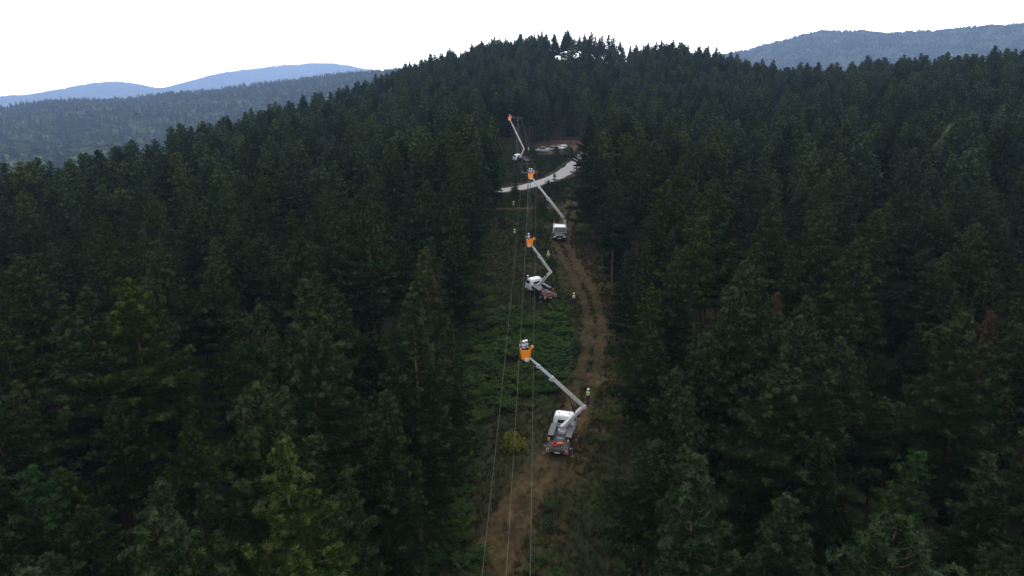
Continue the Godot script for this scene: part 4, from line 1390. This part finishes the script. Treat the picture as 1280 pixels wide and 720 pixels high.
	m.beam(q1 - dir * 0.3 - bu * 0.24 * thick, q1 + dir * 0.14 - bu * 0.26 * thick, 0.12, 0.14, 0.10, 0.12, up)
	part(boom, "collar", m, M.boom_grey)
	m = MB.new()
	m.beam(q1, q2, 0.215 * thick, 0.275 * thick, 0.205 * thick, 0.265 * thick, up)
	part(boom, "telescopic_section", m, M.boom_pale)
	m = MB.new()
	m.beam(q2 - dir * 0.13, q2 + dir * 0.05, 0.26 * thick, 0.33 * thick, 0.26 * thick, 0.33 * thick, up)
	m.beam(q2 - dir * 0.2 - bu * 0.19 * thick, q2 + dir * 0.1 - bu * 0.2 * thick, 0.09, 0.10, 0.08, 0.09, up)
	part(boom, "collar", m, M.boom_grey)
	m = MB.new()
	m.beam(q2, q3, 0.16 * thick, 0.21 * thick, 0.15 * thick, 0.19 * thick, up)
	part(boom, "telescopic_section", m, M.boom_pale)
	m = MB.new()
	var hose := root + bu * 0.24 * thick
	for e in 6: m.tube(hose + dir * len * 0.09 * e + bs * 0.06, hose + dir * len * 0.09 * (e + 1) + bs * 0.06, 0.018, 0.018, 5, false)
	part(boom, "hose", m, M.black)
	m = MB.new()
	var cb := (pv if elbow == null else root.lerp(pv, 0.35)) - up * 0.12 + flat * 0.1
	var ce := root + dir * len * 0.24 - bu * 0.2
	m.tube(cb, cb.lerp(ce, 0.6), 0.085, 0.085, 9)
	m.tube(cb.lerp(ce, 0.6), ce, 0.045, 0.045, 9)
	part(boom, "hydraulic_cylinder", m, M.black)
	# bucket: an open tub, upright in the world
	var wb := Basis(Vector3.UP, bucket_turn)
	var bb := inv.basis * wb
	var bk := Node3D.new()
	bk.name = "bucket"
	o.add_child(bk, true)
	bk.transform = Transform3D(bb.orthonormalized(), tp)
	m = MB.new()
	var bw := 0.92
	var bd := 0.74
	var bh := 0.98
	var wall := func(r0: float) -> Array:
		var res := []
		for yy in [[0.0, 0.80], [0.06, 0.88], [0.5, 0.95], [bh, 1.0]]:
			var ring := []
			for a in 24:
				var t := TAU * a / 24.0
				var cx := signf(cos(t)) * pow(absf(cos(t)), 0.38)
				var cz := signf(sin(t)) * pow(absf(sin(t)), 0.38)
				ring.append(Vector3(cx * (bw / 2 * yy[1] - r0), yy[0] + (0.04 if r0 > 0.0 and yy[0] < 0.05 else 0.0) - bh * 0.5, cz * (bd / 2 * yy[1] - r0)))
			res.append(ring)
		return res
	var outer: Array = wall.call(0.0)
	var inner: Array = wall.call(0.03)
	for a in 3:
		for e in 24:
			var f := (e + 1) % 24
			m.quad(outer[a][f], outer[a][e], outer[a + 1][e], outer[a + 1][f])
			m.quad(inner[a][e], inner[a][f], inner[a + 1][f], inner[a + 1][e])
	for e in 24:
		var f := (e + 1) % 24
		m.quad(outer[3][e], outer[3][f], inner[3][f], inner[3][e])
		m.tri(Vector3(0, -bh * 0.5, 0), outer[0][e], outer[0][f]); m.tri(Vector3(0, -bh * 0.5 + 0.04, 0), inner[0][f], inner[0][e])
	part(bk, "tub", m, M.orange)
	m = MB.new()
	for e in 24:
		var f := (e + 1) % 24
		m.tube(outer[3][e], outer[3][f], 0.032, 0.032, 6)
	part(bk, "rim", m, M.orange)
	m = MB.new()
	m.cbox(Vector3(0, -bh * 0.42, bd * 0.5 + 0.08), Vector3(0.42, 0.3, 0.2), 0.04)
	var inward := bk.transform.affine_inverse() * q3
	m.beam(inward, Vector3(0, -bh * 0.42, bd * 0.42), 0.14, 0.18, 0.2, 0.2, Vector3.RIGHT if absf(inward.normalized().y) > 0.9 else Vector3.UP)
	part(bk, "mount", m, M.boom_grey)
	m = MB.new() # rounded hood over the controls, on the rim
	var hood := []
	for e in 6:
		var t := lerpf(-0.1, PI / 2 + 0.5, e / 5.0)
		var ring := []
		for a in 10:
			var tt := TAU * a / 10.0
			ring.append(Vector3(bw * 0.5 + 0.13 + cos(tt) * 0.17 * (1.0 - e * 0.08), bh * 0.5 + 0.02 + 0.2 * sin(t) + sin(tt) * 0.12, 0.1 - 0.22 * cos(t)))
		hood.append(ring)
	m.loft(hood)
	part(bk, "control_hood", m, M.orange)
	return o

func bucket_floor(tip: Vector3, bucket_turn: float, dx: float, dz: float, face: float) -> Transform3D:
	var b := Basis(Vector3.UP, bucket_turn)
	return Transform3D(Basis(Vector3.UP, face), tip + b * Vector3(dx, -0.43, dz))

func build_trucks() -> void:
	var up := 0.09
	# nearest
	var a_tip := Vector3(1.24, 10.5, -58.2)
	var xa := on_ground(4.75, 59.1, deg_to_rad(13.0), true, up)
	bucket_truck("white bucket truck nearest the camera, rear towards us, boom reaching left", xa, 5.5, 2.2, 2.25, false, xa * Vector3(0.05, 1.55, -0.2), Vector3(6.9, 4.35, -60.2), a_tip, 0.25)
	person("work", "left of two white-helmeted workers in the nearest orange bucket", bucket_floor(a_tip, 0.25, -0.19, 0.06, 0.3), null, "workers in the buckets")
	person("reach", "right of two white-helmeted workers in the nearest orange bucket", bucket_floor(a_tip, 0.25, 0.16, -0.08, 0.9), null, "workers in the buckets")
	# second
	var b_tip := Vector3(2.55, 13.1, -95.3)
	var xb := on_ground(4.25, 97.9, deg_to_rad(-29.0), true, up)
	bucket_truck("white bucket truck halfway along the clearing, cab pointing left into the grass", xb, 5.6, 2.2, 2.25, false, xb * Vector3(-0.1, 1.55, -0.3), Vector3(5.7, 8.15, -97.9), b_tip, -0.3)
	person("work", "white-helmeted worker leaning in the second orange bucket", bucket_floor(b_tip, -0.3, -0.16, 0.04, 0.4), null, "workers in the buckets")
	# third, facing the camera
	var c_tip := Vector3(3.3, 19.6, -121.9)
	var xc := on_ground(8.9, 125.4, deg_to_rad(184.0), true, up)
	bucket_truck("large truck facing the camera on the track, long white boom reaching up left", xc, 8.0, 2.5, 2.75, true, xc * Vector3(-0.95, 2.9, 0.1), null, c_tip, 0.1)
	person("reach", "left of two workers in the third orange bucket, in front of the road", bucket_floor(c_tip, 0.1, -0.19, 0.0, 0.0), null, "workers in the buckets")
	person("work", "right of two workers in the third orange bucket, in front of the road", bucket_floor(c_tip, 0.1, 0.17, -0.05, -0.5), null, "workers in the buckets")
	# fourth, beyond the road
	var d_tip := Vector3(-0.75, 26.7, -218.4)
	var xd := on_ground(2.9, 218.6, deg_to_rad(-48.0), true, up)
	bucket_truck("small white bucket truck farthest away, beyond the road beside a lattice pole", xd, 5.6, 2.2, 2.25, false, xd * Vector3(0, 1.55, -0.3), Vector3(3.75, 17.5, -218.9), d_tip, 0.0)
	person("reach", "worker in the farthest orange bucket at the top of the lattice pole", bucket_floor(d_tip, 0.0, 0.0, 0.0, -0.4), null, "workers in the buckets")
	# workers on the ground
	for w in [["stand", 8.03, 66.2, 2.6, "worker in a green vest standing behind the nearest truck's cab", 0], ["hips", 8.9, 94.3, 3.3, "worker in a bright yellow vest right of the second truck, on the track", 0], ["walk", 6.1, 111.6, 2.9, "worker in a pale yellow vest standing below the third truck", 0], ["stand", 2.4, 101.3, 4.4, "worker in a green vest at the left of the second truck's cab", 1], ["hips", 0.45, 123.4, 3.6, "worker in a pale green vest alone under the left wire", 1], ["stand", 0.35, 145.6, 2.0, "worker in pale vest on the footpath at the left trees", 1], ["stand", 5.6, 236.0, 3.3, "worker in a yellow vest near the farther pole, left of the parked cars", 0]]:
		person(w[0], w[4], Transform3D(Basis(Vector3.UP, w[3]), at(w[1], w[2], 0.07)), M.hivis if w[5] == 0 else M.hivis_green, "workers on the ground")
	# gear on the nearest truck's deck and on the second's
	var n := 0
	for x in [[xa, "nearest"], [xb, "second"]]:
		var T: Transform3D = x[0]
		var deck_y := 1.04
		var g := thing("tool_bag", "orange tool bag on the %s truck's rear deck" % x[1], "bag", T * Transform3D(Basis(Vector3.UP, 0.3), Vector3(0.18, deck_y, 2.1)), "gear on the truck decks")
		var m := MB.new()
		m.cbox(Vector3(0, 0.15, 0), Vector3(0.55, 0.28, 0.3), 0.07)
		part(g, "bag", m, M.orange_dull)
		m = MB.new()
		for e in 6: m.tube(Vector3(-0.15 + e * 0.05, 0.28 + 0.12 * sin(PI * e / 6.0), 0), Vector3(-0.15 + (e + 1) * 0.05, 0.28 + 0.12 * sin(PI * (e + 1) / 6.0), 0), 0.014, 0.014, 5, false)
		part(g, "handle", m, M.black)
		g = thing("rope_coil", "coil of red-orange rope on the %s truck's rear deck" % x[1], "rope", T * Transform3D(Basis(), Vector3(-0.3, deck_y, 2.25)), "gear on the truck decks")
		m = MB.new()
		for lay in 3:
			for e in 16:
				var t0 := TAU * e / 16.0
				var t1 := TAU * (e + 1) / 16.0
				var rr := 0.24 + 0.03 * (lay % 2)
				m.tube(Vector3(cos(t0) * rr, 0.04 + lay * 0.06, sin(t0) * rr), Vector3(cos(t1) * rr, 0.04 + lay * 0.06, sin(t1) * rr), 0.035, 0.035, 6, false)
		part(g, "coil", m, M.red)
		g = thing("tool_box", "blue-grey tool box on the %s truck's rear deck" % x[1], "tool box", T * Transform3D(Basis(Vector3.UP, -0.2), Vector3(0.05, deck_y, 1.45)), "gear on the truck decks")
		m = MB.new()
		m.cbox(Vector3(0, 0.14, 0), Vector3(0.6, 0.26, 0.32), 0.03)
		part(g, "box", m, M.blue_grey)
		m = MB.new()
		m.cbox(Vector3(0, 0.29, 0), Vector3(0.62, 0.05, 0.34), 0.02)
		part(g, "lid", m, M.lid)
		n += 1

# ---------------------------------------------------------------- poles and wires
func lattice_pole(label: String, x: float, f: float, h: float) -> Node3D:
	var o := thing("lattice_pole", label, "pole", Transform3D(Basis(Vector3.UP, -0.03), at(x, f, 0.0)), "lattice poles of the power line")
	var b0 := 0.55
	var b1 := 0.17
	for sx in [-1.0, 1.0]:
		for sz in [-1.0, 1.0]:
			var m := MB.new()
			m.beam(Vector3(sx * b0, -0.3, sz * b0), Vector3(sx * b1, h, sz * b1), 0.075, 0.075, 0.06, 0.06, Vector3(0, 0, 1), 0.05)
			part(o, "leg", m, M.galvanised)
	var br := MB.new()
	var n := 13
	for k in n:
		var y0 := h * k / n
		var y1 := h * (k + 1) / n
		var w0 := lerpf(b0, b1, float(k) / n)
		var w1 := lerpf(b0, b1, float(k + 1) / n)
		var fl := 1.0 if k % 2 == 0 else -1.0
		for s in [-1.0, 1.0]:
			br.tube(Vector3(-fl * w0, y0, s * w0), Vector3(fl * w1, y1, s * w1), 0.024, 0.024, 4, false)
			br.tube(Vector3(s * w0, y0, -fl * w0), Vector3(s * w1, y1, fl * w1), 0.024, 0.024, 4, false)
			br.tube(Vector3(-w1, y1, s * w1), Vector3(w1, y1, s * w1), 0.02, 0.02, 4, false)
	part(o, "bracing", br, M.galvanised)
	var m := MB.new()
	for s in [-1.0, 1.0]: m.box(Vector3(0, h - 0.15, s * 0.2), Vector3(3.1, 0.12, 0.07))
	for s in [-1.0, 1.0]: m.beam(Vector3(s * 0.18, h - 0.95, 0.15), Vector3(s * 1.1, h - 0.2, 0.15), 0.06, 0.06, 0.06, 0.06)
	part(o, "crossarm", m, M.galvanised)
	for s in [-1.3, 0.0, 1.3]:
		m = MB.new()
		m.tube(Vector3(s, h - 0.1, 0), Vector3(s, h + 0.12, 0), 0.03, 0.03, 6)
		for k in 3: m.tube(Vector3(s, h + 0.02 + k * 0.07, 0), Vector3(s, h + 0.07 + k * 0.07, 0), 0.09, 0.05, 10)
		part(o, "insulator", m, M.porcelain)
	return o

func build_line() -> void:
	var c := Vector2(3.16, 126.6)
	var d := Vector2(1.84, 226.8)
	lattice_pole("nearer lattice pole standing in the clearing below the road", c.x, c.y, 11.6)
	lattice_pole("farther lattice pole beyond the road, beside the farthest truck", d.x, d.y, 12.8)
	var back := Vector2(-4.0, -70.0)
	lattice_pole("lattice pole behind the viewpoint, carrying the same three wires", back.x, back.y, 12.0)
	var yc := ground_y(c.x, c.y) + 11.85
	var yd := ground_y(d.x, d.y) + 13.05
	var yb := ground_y(back.x, back.y) + 12.25
	for k in 3:
		var off: float = [-1.3, 0.0, 1.3][k]
		var o := thing("power_line", "%s of the three overhead wires running up the clearing" % ["left-hand", "middle", "right-hand"][k], "wire", Transform3D(), "overhead wires")
		var m := MB.new()
		var pa := Vector3(back.x + off, yb, -back.y)
		var pb := Vector3(c.x + off, yc, -c.y)
		var prev := pa
		for i in range(1, 61):
			var t := i / 60.0
			var p := pa.lerp(pb, t)
			p.y -= 7.3 * 4.0 * t * (1.0 - t)
			m.tube(prev, p, 0.006, 0.006, 5, false)
			prev = p
		part(o, "long_span", m, M.wire)
		m = MB.new()
		var pc := Vector3(d.x + off, yd, -d.y)
		prev = pb
		for i in range(1, 25):
			var t := i / 24.0
			var p := pb.lerp(pc, t)
			p.y -= 1.6 * 4.0 * t * (1.0 - t)
			m.tube(prev, p, 0.006, 0.006, 5, false)
			prev = p
		part(o, "far_span", m, M.wire)
	# guy wire of the farther pole
	var g := thing("guy_wire", "slanting guy wire from the farther lattice pole down to the right", "wire", Transform3D())
	var m := MB.new()
	m.tube(Vector3(d.x + 0.9, yd - 0.35, -d.y), at(6.6, 232.0, 0.0), 0.025, 0.025, 5, false)
	part(g, "cable", m, M.wire)

# ---------------------------------------------------------------- parked cars
func car(label: String, x: float, f: float, turn: float, paint: Material, kind: int) -> void:
	var xf := on_ground(x, f, turn, true, 0.07)
	var o := thing("parked_car", label, "car", xf, "cars parked beyond the road")
	var L := 4.7 if kind == 0 else 4.4
	var hw := 0.9
	var P := func(px: float, y: float, s: float) -> Vector3: return Vector3(px, y, L / 2.0 - s) # s from the tail
	var rings := []
	for q in [[0.0, 0.42, 0.86], [0.06, 0.34, 0.92], [L * 0.3, 0.28, 0.98], [L * 0.68, 0.28, 0.98], [L * 0.8, 0.3, 0.94], [L - 0.12, 0.34, 0.82], [L, 0.42, 0.7]]:
		var w: float = hw * (0.88 if q[0] < 0.01 or q[0] > L - 0.01 else 1.0)
		rings.append([P.call(-w * 0.92, q[1], q[0]), P.call(-w, q[1] + 0.15, q[0]), P.call(-w, q[2] - 0.12, q[0]), P.call(-w * 0.9, q[2], q[0]), P.call(w * 0.9, q[2], q[0]), P.call(w, q[2] - 0.12, q[0]), P.call(w, q[1] + 0.15, q[0]), P.call(w * 0.92, q[1], q[0])])
	var m := MB.new()
	m.loft(rings)
	part(o, "body", m, paint)
	var a0 := 1.75 if kind == 0 else 0.12   # pickup: open bed behind the cabin
	var a1 := L * 0.72
	var roof := 1.74 if kind == 0 else (1.62 if kind == 1 else 1.5)
	var r0 := a0 + (0.18 if kind == 0 else 0.35)
	var r1 := a1 - 0.75
	m = MB.new()
	m.hull8([P.call(-hw * 0.86, 0.95, a0), P.call(hw * 0.86, 0.95, a0), P.call(hw * 0.86, 0.95, a1), P.call(-hw * 0.86, 0.95, a1), P.call(-hw * 0.7, roof - 0.06, r0), P.call(hw * 0.7, roof - 0.06, r0), P.call(hw * 0.7, roof - 0.06, r1), P.call(-hw * 0.7, roof - 0.06, r1)])
	var cabin := part(o, "window_band", m, M.glass)
	m = MB.new()
	m.cbox(P.call(0, roof - 0.03, (r0 + r1) / 2.0), Vector3(hw * 1.46, 0.09, r1 - r0 + 0.1), 0.03)
	for s in [-1.0, 1.0]:
		for st in [[a0, r0], [(a0 + a1) / 2.0, (r0 + r1) / 2.0], [a1, r1]]:
			m.beam(P.call(s * hw * 0.88, 0.93, st[0]), P.call(s * hw * 0.71, roof - 0.03, st[1]), 0.07, 0.09, 0.06, 0.08)
	part(cabin, "roof", m, paint)
	if kind == 0:
		m = MB.new()
		for s in [-1.0, 1.0]: m.cbox(P.call(s * hw * 0.93, 1.05, 0.9), Vector3(0.1, 0.2, 1.66), 0.02)
		m.cbox(P.call(0, 1.05, 0.06), Vector3(hw * 1.8, 0.2, 0.08), 0.02)
		part(o, "cargo_bed", m, paint)
	for s in [-1.0, 1.0]:
		for st in [L * 0.19, L * 0.81]: wheel(o, P.call(s * (hw - 0.09), 0.34, st), 0.34, 0.22)
		m = MB.new()
		m.cbox(P.call(s * hw * 0.68, 0.62, L - 0.03), Vector3(0.34, 0.13, 0.1), 0.03)
		part(o, "headlight", m, M.lens)
		m = MB.new()
		m.cbox(P.call(s * hw * 0.78, 0.78, 0.02), Vector3(0.18, 0.2, 0.08), 0.02)
		part(o, "tail_light", m, M.tail_red)
		m = MB.new()
		m.cbox(P.call(s * (hw + 0.1), 1.02, a1 - 0.3), Vector3(0.18, 0.13, 0.09), 0.03)
		part(o, "mirror", m, M.black)
	m = MB.new()
	m.cbox(P.call(0, 0.42, L - 0.01), Vector3(hw * 1.3, 0.14, 0.1), 0.03)
	part(o, "bumper", m, M.black)

# ---------------------------------------------------------------- the whole
const PITCH := 0.27227  # 15.6 degrees down
const EYE := Vector3(0, 33, 0)

func _ready() -> void:
	# camera
	var cam := Camera3D.new()
	cam.name = "camera"
	cam.position = EYE
	cam.rotation = Vector3(-PITCH, 0, 0)
	cam.fov = 45.8
	cam.near = 0.5
	cam.far = 40000.0
	add_child(cam)
	cam.current = true
	# bright hazy overcast sky, brightest towards the horizon
	var sky_mat := ProceduralSkyMaterial.new()
	sky_mat.sky_top_color = lin(0.163, 0.170, 0.181)
	sky_mat.sky_horizon_color = lin(1.0, 1.0, 1.0)
	sky_mat.sky_curve = 0.085
	sky_mat.sky_energy_multiplier = 3.1
	sky_mat.ground_bottom_color = lin(0.03, 0.035, 0.03)
	sky_mat.ground_horizon_color = lin(0.5, 0.55, 0.6)
	sky_mat.ground_curve = 0.02
	sky_mat.sun_angle_max = 1.0
	var env := Environment.new()
	env.background_mode = Environment.BG_SKY
	env.sky = Sky.new()
	env.sky.sky_material = sky_mat
	env.tonemap_mode = Environment.TONE_MAPPER_LINEAR
	env.tonemap_exposure = 0.78
	env.sdfgi_enabled = true
	env.ssao_enabled = true
	env.ssil_enabled = true
	env.fog_enabled = true
	env.fog_density = 0.000108
	env.fog_light_color = lin(0.44, 0.62, 1.0)
	var we := WorldEnvironment.new()
	we.name = "environment"
	we.environment = env
	add_child(we)
	var sun := DirectionalLight3D.new()
	sun.name = "sun"
	sun.light_energy = 0.5
	sun.light_angular_distance = 11.0
	sun.light_color = Color(1.0, 0.97, 0.92)
	sun.shadow_enabled = true
	sun.rotation_degrees = Vector3(-72, 160, 0)
	add_child(sun)

	rng.seed = 20240
	soft.seed = 5; soft.frequency = 0.02; soft.fractal_octaves = 3
	fine.seed = 9; fine.frequency = 0.03; fine.fractal_octaves = 4
	M.floor = noise_ramp(0.02, [[0.014, 0.014, 0.009], [0.024, 0.02, 0.013], [0.02, 0.025, 0.011], [0.036, 0.028, 0.018]], 0.11)
	M.hill = noise_ramp(0.02, [[0.019, 0.030, 0.014], [0.03, 0.042, 0.02], [0.05, 0.056, 0.03]], 0.008)
	M.red_soil = noise_ramp(0.03, [[0.07, 0.04, 0.028], [0.11, 0.062, 0.042], [0.14, 0.085, 0.06]], 0.08, 5, 4, 256)
	M.road = noise_ramp(0.03, [[0.17, 0.16, 0.16], [0.27, 0.255, 0.26], [0.33, 0.315, 0.32]], 0.13, 6, 8)
	M.bark = noise_ramp(0.03, [[0.035, 0.026, 0.02], [0.07, 0.048, 0.035], [0.11, 0.072, 0.05]], 0.9, 4, 2, 256)
	M.bark.uv1_world_triplanar = false
	M.needles = leafy()
	M.needles_grey = leafy(0.95, 0.96, 1.1)
	M.needles_warm = leafy(1.3, 1.2, 0.8)
	M.needles_fresh = leafy(0.8, 1.1, 0.85)
	M.cloth = leafy()
	M.cloth.roughness = 0.9
	M.truck_white = worn(0.74, 0.74, 0.76, 0.35, Color(0.46, 0.44, 0.41), 0.42, 0.6)
	M.boom_white = worn(0.58, 0.55, 0.53, 0.4, Color(0.42, 0.38, 0.34), 0.5, 0.9)
	M.boom_pale = worn(0.55, 0.56, 0.61, 0.4, Color(0.45, 0.44, 0.44), 0.45, 0.9)
	M.boom_grey = worn(0.45, 0.45, 0.47, 0.5, Color(0.28, 0.26, 0.25), 0.45, 1.2)
	M.black = mat(0.018, 0.018, 0.019, 0.6)
	M.deck = worn(0.03, 0.03, 0.032, 0.7, Color(0.05, 0.038, 0.028), 0.6, 1.4)
	M.lid = worn(0.08, 0.08, 0.095, 0.5, Color(0.07, 0.065, 0.065), 0.45, 1.1)
	M.tail_grey = worn(0.11, 0.105, 0.105, 0.6, Color(0.08, 0.06, 0.045), 0.5, 1.5)
	M.rubber = mat(0.022, 0.021, 0.02, 0.85)
	M.steel = mat(0.45, 0.45, 0.46, 0.4, 0.7)
	M.steel_dark = mat(0.12, 0.12, 0.125, 0.5, 0.3)
	M.chrome = mat(0.6, 0.6, 0.62, 0.25, 0.8)
	M.glass = mat(0.012, 0.014, 0.017, 0.06)
	M.lens = mat(0.75, 0.77, 0.8, 0.12)
	M.amber = mat(0.75, 0.28, 0.02, 0.3)
	M.red = mat(0.42, 0.05, 0.025, 0.6)
	M.tail_red = mat(0.38, 0.04, 0.02, 0.3)
	M.white = mat(0.75, 0.75, 0.75, 0.5)
	M.orange = worn(0.80, 0.25, 0.012, 0.45, Color(0.62, 0.19, 0.02), 0.4, 1.3)
	M.orange_dull = mat(0.5, 0.15, 0.04, 0.8)
	M.blue_grey = mat(0.22, 0.30, 0.38, 0.6)
	M.helmet = mat(0.82, 0.82, 0.80, 0.3)
	M.hivis = mat(0.50, 0.62, 0.07, 0.8)
	M.hivis_green = mat(0.34, 0.55, 0.20, 0.8)
	M.silver = mat(0.55, 0.55, 0.55, 0.5)
	M.galvanised = mat(0.07, 0.067, 0.067, 0.6, 0.2)
	M.porcelain = mat(0.16, 0.09, 0.06, 0.25)
	M.wire = mat(0.16, 0.16, 0.15, 0.7, 0.0)
	M.car_silver = mat(0.34, 0.36, 0.40, 0.25, 0.3)
	M.car_grey = mat(0.28, 0.30, 0.34, 0.25, 0.3)
	M.car_white = mat(0.76, 0.77, 0.78, 0.25)

	build_terrain()
	build_clearing()
	build_road()
	build_bare_slope()
	build_forest()
	build_far_forest()
	build_people_kit()
	build_trucks()
	build_line()
	car("silver pickup parked leftmost of the three vehicles beyond the road", 10.4, 237.6, deg_to_rad(-62.0), M.car_silver, 0)
	car("grey estate car parked between the pickup and the white car", 13.9, 240.2, deg_to_rad(-66.0), M.car_grey, 1)
	car("white car parked rightmost of the three vehicles beyond the road", 17.3, 243.4, deg_to_rad(-66.0), M.car_white, 2)
	build_low_plants()
